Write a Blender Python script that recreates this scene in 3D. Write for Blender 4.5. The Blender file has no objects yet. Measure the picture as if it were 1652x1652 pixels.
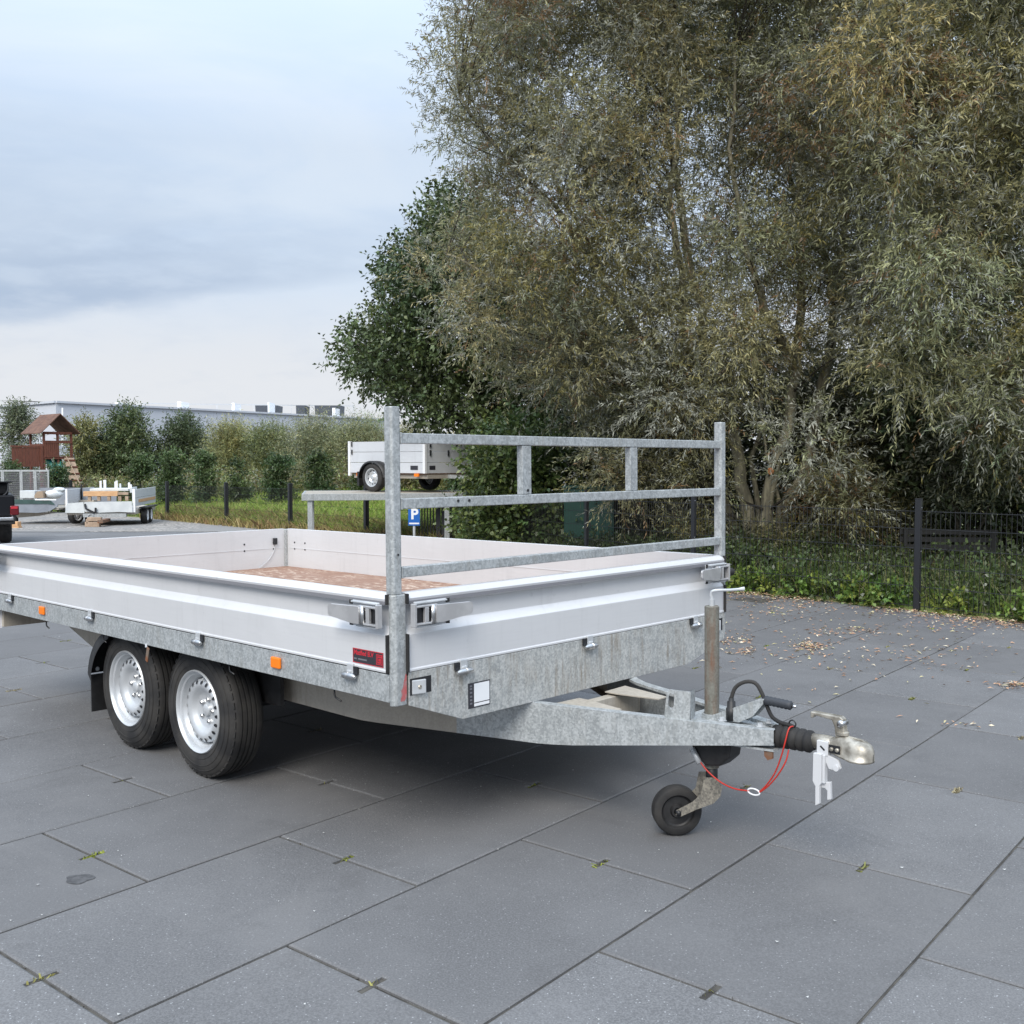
import bpy, math, random
import numpy as np
from mathutils import Vector, Matrix, Euler
random.seed(7)
RNG = np.random.default_rng(11)
S = bpy.context.scene
COL = S.collection
R = math.radians

# ------------------------------------------------------------------ camera
F_PX, PITCH, CAM_H = 1677.33, 0.04913, 1.5486
cam_d = bpy.data.cameras.new('camera')
cam = bpy.data.objects.new('camera', cam_d); COL.objects.link(cam)
cam.location = (0, 0, CAM_H)
cam.rotation_euler = (math.pi/2 - PITCH, 0, 0)
cam_d.sensor_width = 36.0
cam_d.lens = 36.0*F_PX/1652.0
cam_d.clip_start = 0.05
cam_d.clip_end = 2000
S.camera = cam

def at(px, py, Y):
    "photo pixel -> world point at world depth Y"
    a, b = (px-826)/F_PX, (826-py)/F_PX
    cp, sp = math.cos(PITCH), math.sin(PITCH)
    d = Vector((a, cp+sp*b, -sp+cp*b))
    return Vector((0, 0, CAM_H)) + d*(Y/d.y)
def on_ground(px, py, z=0.0):
    a, b = (px-826)/F_PX, (826-py)/F_PX
    cp, sp = math.cos(PITCH), math.sin(PITCH)
    d = Vector((a, cp+sp*b, -sp+cp*b))
    return Vector((0, 0, CAM_H)) + d*((z-CAM_H)/d.z)

# ------------------------------------------------------------------ world and sun
SUN_EL, SUN_AZ = R(42), R(196)      # azimuth measured clockwise from +Y
W = bpy.data.worlds.new('World'); S.world = W
W.use_nodes = True
nt = W.node_tree; nt.nodes.clear()
def N(tree, t, **kw):
    n = tree.nodes.new(t)
    for k, v in kw.items(): setattr(n, k, v)
    return n
def mth(tree, op, a, b=None, c=None, clamp=False):
    n = tree.nodes.new('ShaderNodeMath'); n.operation = op; n.use_clamp = clamp
    for i, v in enumerate((a, b, c)):
        if v is None: continue
        if isinstance(v, (int, float)): n.inputs[i].default_value = v
        else: tree.links.new(v, n.inputs[i])
    return n.outputs[0]
def smooth(tree, v, lo, hi):
    n = tree.nodes.new('ShaderNodeMapRange'); n.interpolation_type = 'SMOOTHSTEP'
    tree.links.new(v, n.inputs[0]); n.inputs[1].default_value = lo; n.inputs[2].default_value = hi
    return n.outputs[0]
def mixc(tree, f, a, b):
    n = tree.nodes.new('ShaderNodeMix'); n.data_type = 'RGBA'
    if isinstance(f, (int, float)): n.inputs[0].default_value = f
    else: tree.links.new(f, n.inputs[0])
    for i, v in ((6, a), (7, b)):
        if isinstance(v, tuple): n.inputs[i].default_value = (*v[:3], 1)
        else: tree.links.new(v, n.inputs[i])
    return n.outputs[2]
out = N(nt, 'ShaderNodeOutputWorld'); bg = N(nt, 'ShaderNodeBackground')
bg.inputs[1].default_value = 0.1
nt.links.new(bg.outputs[0], out.inputs[0])
sky = N(nt, 'ShaderNodeTexSky'); sky.sky_type = 'NISHITA'; sky.sun_disc = False
sky.sun_elevation = SUN_EL; sky.sun_rotation = SUN_AZ; sky.air_density = 1.0; sky.dust_density = 2.0
tc = N(nt, 'ShaderNodeTexCoord'); sep = N(nt, 'ShaderNodeSeparateXYZ')
nt.links.new(tc.outputs['Generated'], sep.inputs[0])
dx, dy, dz = sep.outputs
zz = mth(nt, 'MAXIMUM', dz, 0.0)
# streaky cloud texture: stretched sideways, flattened towards the horizon
mp = N(nt, 'ShaderNodeMapping'); mp.inputs['Scale'].default_value = (2.2, 2.2, 7.5)
nt.links.new(tc.outputs['Generated'], mp.inputs[0])
n1 = N(nt, 'ShaderNodeTexNoise'); n1.inputs['Scale'].default_value = 1.5; n1.inputs['Detail'].default_value = 7; n1.inputs['Roughness'].default_value = 0.56; n1.inputs['Distortion'].default_value = 0.5
nt.links.new(mp.outputs[0], n1.inputs['Vector'])
n2 = N(nt, 'ShaderNodeTexNoise'); n2.inputs['Scale'].default_value = 6.0; n2.inputs['Detail'].default_value = 6; n2.inputs['Roughness'].default_value = 0.55
nt.links.new(mp.outputs[0], n2.inputs['Vector'])
nz = mth(nt, 'SUBTRACT', n1.outputs[0], 0.5)
nz2 = mth(nt, 'SUBTRACT', n2.outputs[0], 0.5)
# lower edge of the grey cloud bank rises to the right
e_low = mth(nt, 'MULTIPLY_ADD', dx, 0.20, 0.198)
e = mth(nt, 'MULTIPLY_ADD', nz2, 0.026, zz)
e = mth(nt, 'MULTIPLY_ADD', nz, 0.045, e)
low = smooth(nt, mth(nt, 'SUBTRACT', e, e_low), -0.006, 0.016)
e2 = mth(nt, 'MULTIPLY_ADD', nz, 0.16, zz)
high = smooth(nt, mth(nt, 'MULTIPLY_ADD', dx, 0.12, e2), 0.255, 0.075)
bank = mth(nt, 'MULTIPLY', low, high, clamp=True)
streak = smooth(nt, n2.outputs[0], 0.42, 0.72)
bank = mth(nt, 'MULTIPLY', bank, mth(nt, 'MULTIPLY_ADD', streak, -0.42, 1.0))
band = smooth(nt, e, 0.20, 0.07)          # pale warm horizon
veil = mixc(nt, smooth(nt, n1.outputs[0], 0.3, 0.7), (5.2, 6.25, 7.7), (5.95, 6.75, 7.75))
c = mixc(nt, 0.07, veil, sky.outputs[0])
c = mixc(nt, mth(nt, 'MULTIPLY', band, 0.9), c, (6.55, 6.7, 6.95))
wisps = smooth(nt, n2.outputs[0], 0.52, 0.75)
c = mixc(nt, mth(nt, 'MULTIPLY', wisps, mth(nt, 'MULTIPLY', band, 0.25)), c, (4.7, 5.3, 6.3))
c = mixc(nt, mth(nt, 'MULTIPLY', bank, 1.0), c, (3.75, 4.6, 5.9))
# overcast skies brighten towards the zenith
zen = mth(nt, 'MULTIPLY_ADD', mth(nt, 'MAXIMUM', mth(nt, 'SUBTRACT', zz, 0.28), 0.0), 2.4, 1.0)
vm = N(nt, 'ShaderNodeVectorMath'); vm.operation = 'SCALE'
nt.links.new(c, vm.inputs[0]); nt.links.new(zen, vm.inputs['Scale'])
nt.links.new(vm.outputs[0], bg.inputs[0])

sun_d = bpy.data.lights.new('sun', 'SUN'); sun = bpy.data.objects.new('sun', sun_d); COL.objects.link(sun)
sun_d.energy = 2.7; sun_d.angle = R(30); sun_d.color = (1.0, 0.94, 0.85)
sv = Vector((math.sin(SUN_AZ)*math.cos(SUN_EL), math.cos(SUN_AZ)*math.cos(SUN_EL), math.sin(SUN_EL)))
sun.rotation_euler = sv.to_track_quat('Z', 'Y').to_euler()
sun.location = (0, 0, 30)
S.view_settings.view_transform = 'Standard'
S.view_settings.look = 'None'
S.view_settings.exposure = 0.3
S.view_settings.gamma = 1.0
S.view_settings.use_curve_mapping = False
S.render.engine = 'CYCLES'
S.cycles.max_bounces = 6
S.cycles.transparent_max_bounces = 6

# ------------------------------------------------------------------ materials
M = {}
def new_mat(name):
    m = bpy.data.materials.new(name); m.use_nodes = True
    M[name] = m
    t = m.node_tree; b = t.nodes['Principled BSDF']
    return m, t, b
def coords(t, kind='Object', scale=(1, 1, 1)):
    tcn = t.nodes.new('ShaderNodeTexCoord'); m = t.nodes.new('ShaderNodeMapping')
    m.inputs['Scale'].default_value = scale
    if kind == 'World':
        g = t.nodes.new('ShaderNodeNewGeometry'); t.links.new(g.outputs['Position'], m.inputs[0])
    else: t.links.new(tcn.outputs[kind], m.inputs[0])
    return m.outputs[0]
def noise(t, v, scale, detail=4, rough=.55, dist=0):
    n = t.nodes.new('ShaderNodeTexNoise'); n.inputs['Scale'].default_value = scale
    n.inputs['Detail'].default_value = detail; n.inputs['Roughness'].default_value = rough; n.inputs['Distortion'].default_value = dist
    t.links.new(v, n.inputs['Vector']); return n.outputs[0]
def bump(t, b, h, strength=.3, dist=.002):
    n = t.nodes.new('ShaderNodeBump'); n.inputs['Strength'].default_value = strength; n.inputs['Distance'].default_value = dist
    t.links.new(h, n.inputs['Height']); t.links.new(n.outputs[0], b.inputs['Normal'])
def mat(name, c1, c2=None, scale=8, rough=.6, metal=0, bmp=0, lo=.35, hi=.65, kind='Object', stretch=(1, 1, 1), spec=None):
    m, t, b = new_mat(name)
    b.inputs['Roughness'].default_value = rough; b.inputs['Metallic'].default_value = metal
    if spec is not None: b.inputs['Specular IOR Level'].default_value = spec
    if c2 is None: b.inputs['Base Color'].default_value = (*c1, 1)
    else:
        n = noise(t, coords(t, kind, stretch), scale)
        t.links.new(mixc(t, smooth(t, n, lo, hi), c1, c2), b.inputs['Base Color'])
        if bmp: bump(t, b, n, bmp)
    return m

mat('black_plastic', (.012, .012, .013), (.022, .022, .023), 20, .5)
mat('rubber', (.012, .012, .013), (.034, .032, .030), 7, .78)
mat('black_metal', (.014, .015, .018), None, rough=.45)
mat('grip_rubber', (.03, .034, .042), None, rough=.6)
mat('chrome', (.62, .62, .62), (.5, .5, .5), 30, .28, 1)
mat('lever_metal', (.62, .62, .63), (.52, .52, .53), 14, .32, .6)
mat('lock_silver', (.55, .56, .58), None, rough=.4)
mat('cast_metal', (.48, .45, .39), (.24, .22, .185), 22, .40, .55, .25)
mat('rim_silver', (.60, .62, .64), (.52, .54, .56), 5, .36, .45)
mat('orange_lens', (.85, .20, .01), None, rough=.25)
mat('red_lens', (.11, .006, .010), None, rough=.25)
mat('red_cable', (.45, .03, .02), None, rough=.4)
mat('white_plastic', (.75, .76, .78), None, rough=.5)
mat('white_sheet', (.60, .63, .64), (.50, .53, .55), 3, .5)
mat('sticker_black', (.03, .03, .038), None, rough=.4)
mat('sticker_red', (.5, .025, .04), None, rough=.4)
mat('sticker_grey', (.15, .15, .17), None, rough=.4)
mat('red_paint', (.42, .09, .09), (.33, .20, .2), 30, .7)
mat('sign_blue', (.01, .11, .42), None, rough=.35)
mat('rusty', (.17, .13, .10), (.20, .075, .03), 18, .8, .2, .3)
mat('green_box', (.009, .068, .048), (.008, .056, .04), 3, .5)
mat('wood_red', (.16, .052, .032), (.10, .035, .022), 5, .75, 0, .2, stretch=(6, 6, 1))
mat('shingle_brown', (.16, .085, .058), (.11, .058, .042), 4, .85)
mat('timber', (.62, .38, .20), (.50, .29, .15), 6, .75, stretch=(1, 8, 8))
mat('old_timber', (.40, .30, .22), (.30, .22, .16), 7, .85)
mat('teal_slide', (.01, .16, .14), None, rough=.45)
mat('cardboard', (.33, .25, .18), None, rough=.85)
mat('tarp_green', (.035, .075, .07), (.025, .055, .05), 5, .6)
mat('zinc_pale', (.58, .60, .62), (.47, .49, .51), 12, .42, .35)
mat('clad_panel', (.53, .555, .605), (.51, .535, .585), .3, .6, kind='World')
mat('pale_roof', (.70, .72, .75), None, rough=.6)
mat('roof_dark', (.04, .047, .06), None, rough=.6)
mat('vehicle_black', (.005, .006, .009), None, rough=.45, spec=.25)
mat('slate_panel', (.25, .275, .315), (.20, .22, .255), 3, .45, .2)
mat('soft_top', (.004, .005, .007), (.009, .010, .012), 8, .85, spec=.2)
mat('bark', (.27, .245, .17), (.13, .12, .085), 16, .9, 0, .6, stretch=(1, 1, .25), kind='World')
mat('bark_dark', (.06, .05, .038), (.03, .026, .02), 12, .9, kind='World')
mat('cut_wood', (.62, .23, .08), (.45, .15, .05), 30, .8)
mat('dark_slats', (.012, .012, .012), None, rough=.7)
mat('soil', (.05, .042, .03), (.075, .06, .04), 3, .95, kind='World')

# galvanised steel: spangle + drips + grime
def galv(name, a=(.46, .49, .50), b2=(.28, .305, .315), grime=(.23, .21, .18), g=.35, metal=.35, rough=.5):
    m, t, b = new_mat(name)
    v = coords(t, 'Object')
    vo = t.nodes.new('ShaderNodeTexVoronoi'); vo.inputs['Scale'].default_value = 130; vo.inputs['Randomness'].default_value = 1
    t.links.new(v, vo.inputs['Vector'])
    sepc = t.nodes.new('ShaderNodeSeparateColor'); t.links.new(vo.outputs['Color'], sepc.inputs[0])
    n = noise(t, coords(t, 'Object', (1, 1, .45)), 46, 5, .7, .4)
    n_mid = noise(t, coords(t, 'Object', (1, 1, .6)), 13, 5, .65, .6)
    n_big = noise(t, v, 3.2, 5, .6, .4)
    f = mth(t, 'MULTIPLY_ADD', sepc.outputs[0], .22, mth(t, 'MULTIPLY_ADD', n, .55, mth(t, 'MULTIPLY', n_mid, .35)))
    col = mixc(t, smooth(t, f, .38, .75), b2, a)
    st = noise(t, coords(t, 'Object', (16, 16, 1.4)), 2.6, 6, .7)
    gm = mth(t, 'MULTIPLY', smooth(t, st, .42, .75), smooth(t, n_big, .36, .66))
    col = mixc(t, mth(t, 'MULTIPLY', gm, g*2.0, clamp=True), col, grime)
    wh_ = mth(t, 'MULTIPLY', smooth(t, noise(t, coords(t, 'Object', (20, 20, 2.0)), 2.2, 5, .7), .60, .78), .5)
    col = mixc(t, wh_, col, tuple(min(.8, x*1.25) for x in a))
    t.links.new(col, b.inputs['Base Color'])
    b.inputs['Metallic'].default_value = metal
    t.links.new(mth(t, 'MULTIPLY_ADD', n, .25, rough-.12), b.inputs['Roughness'])
    bump(t, b, n, .10, .001)
    return m
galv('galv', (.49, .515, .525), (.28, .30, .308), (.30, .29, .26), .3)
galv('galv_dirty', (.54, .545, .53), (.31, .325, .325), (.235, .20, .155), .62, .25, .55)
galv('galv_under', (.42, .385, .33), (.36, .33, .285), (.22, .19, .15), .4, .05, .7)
galv('galv_fork', (.27, .25, .21), (.10, .095, .085), (.05, .045, .04), .6, .1, .7)
galv('galv_tube', (.20, .20, .175), (.135, .13, .11), (.17, .07, .035), .5, .25, .6)

# anodised aluminium boards
def alu(name, base=(.70, .71, .745), metal=.35, rough=.42):
    m, t, b = new_mat(name)
    v = coords(t, 'Object')
    n = noise(t, v, 1.8, 4, .5)
    vs = coords(t, 'Object', (1.5, 1.5, 30))
    s = noise(t, vs, 3, 3, .5)
    spot = noise(t, v, 22, 5, .7)
    c = mixc(t, smooth(t, n, .3, .75), base, tuple(x*.93 for x in base))
    c = mixc(t, mth(t, 'MULTIPLY', smooth(t, s, .45, .7), .12), c, tuple(x*.8 for x in base))
    c = mixc(t, mth(t, 'MULTIPLY', smooth(t, spot, .62, .72), .3), c, (.42, .42, .43))
    vz = noise(t, coords(t, 'Object', (9, 9, .8)), 2.4, 6, .65)
    c = mixc(t, mth(t, 'MULTIPLY', smooth(t, vz, .5, .8), .30), c, tuple(x*.72 for x in base))
    smu = noise(t, coords(t, 'Object', (.9, .9, 2.5)), 2.0, 5, .6, .8)
    c = mixc(t, mth(t, 'MULTIPLY', smooth(t, smu, .52, .7), .16), c, tuple(min(.9, x*1.2) for x in base))
    t.links.new(c, b.inputs['Base Color'])
    b.inputs['Metallic'].default_value = metal
    t.links.new(mth(t, 'MULTIPLY_ADD', n, .2, rough-.1), b.inputs['Roughness'])
    return m
alu('alu', (.645, .65, .665), .25, .40)
alu('alu_far', (.60, .62, .65), .1, .5)
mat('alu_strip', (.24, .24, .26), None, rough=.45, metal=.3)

# plywood deck, worn
m, t, b = new_mat('plywood')
v = coords(t, 'Object', (3.2, 1.1, 1))
n_a = noise(t, v, 5, 7, .62, 2.2); n_b = noise(t, coords(t, 'Object'), 40, 4, .6); n_c = noise(t, coords(t, 'Object'), 1.6, 3, .5)
c = mixc(t, smooth(t, n_b, .3, .7), (.265, .15, .10), (.21, .12, .082))
c = mixc(t, mth(t, 'MULTIPLY', smooth(t, n_a, .50, .62), smooth(t, n_c, .35, .6)), c, (.49, .38, .30))
t.links.new(c, b.inputs['Base Color']); b.inputs['Roughness'].default_value = .75

# concrete slabs
m, t, b = new_mat('slab')
vw = coords(t, 'World')
n_m = noise(t, vw, 1.7, 5, .6, .3); n_f = noise(t, vw, 150, 3, .7); n_s = noise(t, vw, 60, 4, .6)
oi = t.nodes.new('ShaderNodeObjectInfo')
c = mixc(t, smooth(t, n_m, .32, .68), (.090, .0905, .094), (.128, .1285, .132))
c = mixc(t, mth(t, 'MULTIPLY', smooth(t, n_f, .35, .68), .62), c, (.215, .217, .223))
vo = t.nodes.new('ShaderNodeTexVoronoi'); vo.inputs['Scale'].default_value = 75; t.links.new(vw, vo.inputs['Vector'])
fle = mth(t, 'MULTIPLY', mth(t, 'LESS_THAN', vo.outputs['Distance'], .20), mth(t, 'GREATER_THAN', n_s, .54))
c = mixc(t, mth(t, 'MULTIPLY', smooth(t, oi.outputs['Random'], .55, 1.0), .28), c, (.19, .188, .19))
c = mixc(t, mth(t, 'MULTIPLY', fle, .5), c, (.52, .53, .55))
c = mixc(t, mth(t, 'MULTIPLY', smooth(t, noise(t, vw, 5.5, 6, .65, .8), .58, .78), .45), c, (.098, .1, .108))
c = mixc(t, mth(t, 'MULTIPLY', oi.outputs['Random'], .6), c, (.083, .082, .084))
c = mixc(t, mth(t, 'MULTIPLY', smooth(t, noise(t, vw, .9, 6, .68, 1.2), .5, .72), .35), c, (.165, .163, .163))
c = mixc(t, mth(t, 'MULTIPLY', smooth(t, noise(t, vw, 2.6, 7, .7, .5), .56, .66), .22), c, (.07, .069, .07))
t.links.new(c, b.inputs['Base Color']); b.inputs['Roughness'].default_value = .82
bump(t, b, n_f, .35, .0015)

# gravel yard / asphalt
m, t, b = new_mat('gravel')
vw = coords(t, 'World')
vo = t.nodes.new('ShaderNodeTexVoronoi'); vo.inputs['Scale'].default_value = 16; t.links.new(vw, vo.inputs['Vector'])
sp = t.nodes.new('ShaderNodeSeparateColor'); t.links.new(vo.outputs['Color'], sp.inputs[0])
c = mixc(t, smooth(t, sp.outputs[0], .2, .9), (.12, .115, .11), (.36, .33, .30))
c = mixc(t, smooth(t, noise(t, vw, .5, 4), .4, .65), c, (.20, .195, .19))
t.links.new(c, b.inputs['Base Color']); b.inputs['Roughness'].default_value = .9
bump(t, b, vo.outputs['Distance'], .6, .02)
mat('asphalt', (.10, .10, .108), (.135, .135, .142), 30, .9, 0, .3, kind='World')
mat('stain', (.045, .045, .048), (.085, .085, .088), 40, .7)
mat('joint_soil', (.035, .033, .03), (.085, .08, .07), 12, .95, kind='World')
mat('lawn_ground', (.15, .20, .05), (.22, .21, .09), .8, .95, kind='World')

def leafmat(name, trans=.25, rough=.5, spec=.35):
    m, t, b = new_mat(name)
    a = t.nodes.new('ShaderNodeAttribute'); a.attribute_name = 'tint'
    t.links.new(a.outputs['Color'], b.inputs['Base Color'])
    b.inputs['Roughness'].default_value = rough; b.inputs['Specular IOR Level'].default_value = spec
    tr = t.nodes.new('ShaderNodeBsdfTranslucent'); t.links.new(a.outputs['Color'], tr.inputs[0])
    mx = t.nodes.new('ShaderNodeMixShader'); mx.inputs[0].default_value = trans
    o = t.nodes['Material Output']
    t.links.new(b.outputs[0], mx.inputs[1]); t.links.new(tr.outputs[0], mx.inputs[2]); t.links.new(mx.outputs[0], o.inputs[0])
leafmat('leaf', .36, .42, .45); leafmat('leaf_gloss', .18, .38, .5); leafmat('dry_leaf', .1, .7, .2)

# ------------------------------------------------------------------ mesh helpers
class MB:
    def __init__(s): s.v = []; s.f = []
    def add(s, vs, fs):
        o = len(s.v); s.v += [tuple(p) for p in vs]; s.f += [tuple(i+o for i in f) for f in fs]; return s
    def box(s, x0, x1, y0, y1, z0, z1):
        return s.add([(x0,y0,z0),(x1,y0,z0),(x1,y1,z0),(x0,y1,z0),(x0,y0,z1),(x1,y0,z1),(x1,y1,z1),(x0,y1,z1)],
                     [(3,2,1,0),(4,5,6,7),(0,1,5,4),(1,2,6,5),(2,3,7,6),(3,0,4,7)])
    def obox(s, c, ax, size):
        "oriented box: centre, three axes, full size"
        c = Vector(c); A = [Vector(a).normalized()*(k/2) for a, k in zip(ax, size)]
        vs = [c+A[0]*i+A[1]*j+A[2]*k for k in (-1,1) for j in (-1,1) for i in (-1,1)]
        return s.add(vs, [(2,3,1,0),(4,5,7,6),(0,1,5,4),(1,3,7,5),(3,2,6,7),(2,0,4,6)])
    def bar(s, p0, p1, w, h, up=(0,0,1)):
        p0, p1 = Vector(p0), Vector(p1); d = (p1-p0); u = Vector(up)
        sd = d.cross(u).normalized(); up2 = sd.cross(d).normalized()
        return s.obox((p0+p1)/2, (d, sd, up2), (d.length, w, h))
    def prism(s, poly, axis, a, b):
        "polygon (2D list) extruded along axis 0/1/2 from a to b; poly coords fill the other two axes in order"
        def P(p, k):
            q = list(p); q.insert(axis, k); return tuple(q)
        n = len(poly)
        vs = [P(p, a) for p in poly]+[P(p, b) for p in poly]
        fs = [tuple(range(n-1, -1, -1)), tuple(range(n, 2*n))]+[(i, (i+1)%n, n+(i+1)%n, n+i) for i in range(n)]
        return s.add(vs, fs)
    def tube(s, pts, rad, n=8, cap=True):
        pts = [Vector(p) for p in pts]
        if isinstance(rad, (int, float)): rad = [rad]*len(pts)
        vs = []; fs = []; ref = None
        for i, p in enumerate(pts):
            d = (pts[min(i+1, len(pts)-1)]-pts[max(i-1, 0)]).normalized()
            if ref is None: ref = d.orthogonal().normalized()
            ref = (ref-d*ref.dot(d)).normalized(); b2 = d.cross(ref)
            for k in range(n):
                a = 2*math.pi*k/n
                vs.append(p+(ref*math.cos(a)+b2*math.sin(a))*rad[i])
        for i in range(len(pts)-1):
            for k in range(n):
                fs.append((i*n+k, i*n+(k+1)%n, (i+1)*n+(k+1)%n, (i+1)*n+k))
        if cap:
            fs.append(tuple(range(n-1, -1, -1))); fs.append(tuple(range((len(pts)-1)*n, len(pts)*n)))
        return s.add(vs, fs)
    def lathe(s, prof, c=(0,0,0), axis=(1,0,0), n=32, close=False):
        "prof: list of (along, radius)"
        c = Vector(c); ax = Vector(axis).normalized(); u = ax.orthogonal().normalized(); w = ax.cross(u)
        vs = []; fs = []
        for (a, r) in prof:
            for k in range(n):
                t_ = 2*math.pi*k/n
                vs.append(c+ax*a+(u*math.cos(t_)+w*math.sin(t_))*r)
        m_ = len(prof)
        for i in range(m_-1 if not close else m_):
            j = (i+1) % m_
            for k in range(n): fs.append((i*n+k, i*n+(k+1)%n, j*n+(k+1)%n, j*n+k))
        return s.add(vs, fs)
    def mesh(s, name, mt, smooth=False):
        me = bpy.data.meshes.new(name); me.from_pydata(s.v, [], s.f); me.update()
        me.materials.append(M[mt] if isinstance(mt, str) else mt)
        if smooth: me.polygons.foreach_set('use_smooth', [True]*len(me.polygons))
        return me
    def build(s, name, mt, parent=None, smooth=False, bevel=0, label=None, angle=None):
        o = bpy.data.objects.new(name, s.mesh(name, mt, smooth)); COL.objects.link(o)
        if parent is not None: o.parent = parent
        if bevel:
            bv = o.modifiers.new('bevel', 'BEVEL'); bv.width = bevel; bv.segments = 2; bv.limit_method = 'ANGLE'; bv.angle_limit = R(35)
        if smooth and angle:
            try: o.data.set_sharp_from_angle(angle=R(angle))
            except Exception: pass
        if label: o['label'] = label
        return o
def tag(o, label=None, cat=None, group=None, kind=None):
    if label: o['label'] = label
    if cat: o['category'] = cat
    if group: o['group'] = group
    if kind: o['kind'] = kind
    return o
def empty(name, loc=(0,0,0), rot=(0,0,0), parent=None):
    o = bpy.data.objects.new(name, None); COL.objects.link(o)
    o.location = loc; o.rotation_euler = rot; o.empty_display_size = .1
    if parent is not None: o.parent = parent
    return o
def copy_tree(o, parent=None):
    c_ = o.copy(); COL.objects.link(c_)
    if parent is not None: c_.parent = parent
    for ch in list(o.children): copy_tree(ch, c_)
    return c_
def text(name, body, size, mt, parent, loc, rot, depth=.0004, bold=0):
    cu = bpy.data.curves.new(name, 'FONT'); cu.body = body; cu.size = size; cu.extrude = depth; cu.offset = bold
    cu.align_x = 'LEFT'; cu.align_y = 'BOTTOM'; cu.materials.append(M[mt])
    tmp = bpy.data.objects.new(name, cu)
    me = bpy.data.meshes.new_from_object(tmp); bpy.data.objects.remove(tmp)
    if not me.materials: me.materials.append(M[mt])
    o = bpy.data.objects.new(name, me); COL.objects.link(o); o.parent = parent; o.location = loc; o.rotation_euler = rot
    o['kind'] = 'stuff'
    return o

# ------------------------------------------------------------------ terrain
def gz(x, y): return -0.012*max(0.0, y-12.0)
FENCE = [Vector(p) for p in ((10.1,4.2),(8.1,6.4),(6.15,8.6),(4.19,10.7),(2.24,12.8),(1.09,15.2),(-.07,17.6),(-1.22,20.0),(-3.13,22.3),(-5.38,25.2),(-7.7,28.0),(-10.45,31.5),(-15.7,37.0),(-21,42.5))]
def fence_s(x, y):
    "signed distance to the fence line, positive beyond it"
    best = 1e9; sg = 1
    p = Vector((x, y))
    for a, b2 in zip(FENCE[:-1], FENCE[1:]):
        d = b2-a; k = max(0, min(1, (p-a).dot(d)/d.dot(d))); q = a+d*k
        dist = (p-q).length
        if dist < best:
            best = dist; sg = 1 if (d.x*(p.y-a.y)-d.y*(p.x-a.x)) < 0 else -1
    return best*sg
def sst(v, a, b):
    k = max(0, min(1, (v-a)/(b-a))); return k*k*(3-2*k)
def bank_z(x, y):
    s = fence_s(x, y)
    if s <= 0: return gz(x, y)
    left = sst(-x, -1.0, 5.0)
    return gz(x, y)+.02+left*(.22*sst(s, -.2, 1.2)+.5*sst(s, .8, 9))+(1-left)*.10*sst(s, .1, 1.5)

def grid_sheet(name, xs, ys, zf, mt, keep=None):
    b_ = MB(); nx = len(xs)
    b_.v = [(x, y, zf(x, y)) for y in ys for x in xs]
    for j in range(len(ys)-1):
        for i in range(nx-1):
            if keep and not keep((xs[i]+xs[i+1])/2, (ys[j]+ys[j+1])/2): continue
            b_.f.append((j*nx+i, j*nx+i+1, (j+1)*nx+i+1, (j+1)*nx+i))
    return tag(b_.build(name, mt, smooth=True), kind='structure')
far = [-900, -400, -180, -90, -60]
xs = far+list(np.arange(-45, 46, 1.5))+[60, 90, 180, 400, 900]
ys = [-400, -100, -40]+list(np.arange(-20, 62, 1.5))+[75, 100, 150, 300, 900]
grid_sheet('ground', [float(x) for x in xs], [float(y) for y in ys], lambda x, y: gz(x, min(y, 60))-.0105, 'joint_soil')
# gravel yard on the left beyond the slabs
grid_sheet('gravel_yard', [float(x) for x in np.arange(-40, 3, .8)], [float(y) for y in np.arange(23.5, 48, .7)],
           lambda x, y: gz(x, y)+.006, 'gravel', keep=lambda x, y: fence_s(x, y) < .7 and y > 25.2-.05*x*0)
# strip of asphalt along the fence
b_ = MB()
pts = []
for i, p in enumerate(FENCE):
    d = (FENCE[min(i+1, len(FENCE)-1)]-FENCE[max(i-1, 0)]).normalized(); n_ = Vector((d.y, -d.x))   # beyond
    pts.append((p-n_*1.3, p+n_*.12))
for i in range(9):
    a, b2, c_, d_ = pts[i][0], pts[i+1][0], pts[i+1][1], pts[i][1]
    b_.add([(q.x, q.y, gz(q.x, q.y)-.0065) for q in (a, b2, c_, d_)], [(0, 1, 2, 3)])
tag(b_.build('path', 'asphalt'), kind='structure')
# grass bank beyond the fence
fl = []
for i in range(len(FENCE)-1):
    for k in range(6): fl.append(FENCE[i].lerp(FENCE[i+1], k/6))
fl.append(FENCE[-1])
fn = []
for i in range(len(fl)):
    d = (fl[min(i+9, len(fl)-1)]-fl[max(i-9, 0)]).normalized(); fn.append(Vector((d.y, -d.x)))
OFFS = [-.02, .15, .4, .8, 1.3, 2, 3, 4.5, 6.5, 9, 13, 18, 26, 40]
b_ = MB()
for p, n_ in zip(fl, fn):
    for o in OFFS:
        q = p+n_*o; b_.v.append((q.x, q.y, bank_z(q.x, q.y)))
m_ = len(OFFS)
for i in range(len(fl)-1):
    for j in range(m_-1): b_.f.append((i*m_+j, (i+1)*m_+j, (i+1)*m_+j+1, i*m_+j+1))
tag(b_.build('grass_bank', 'lawn_ground', smooth=True), kind='structure')

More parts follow.
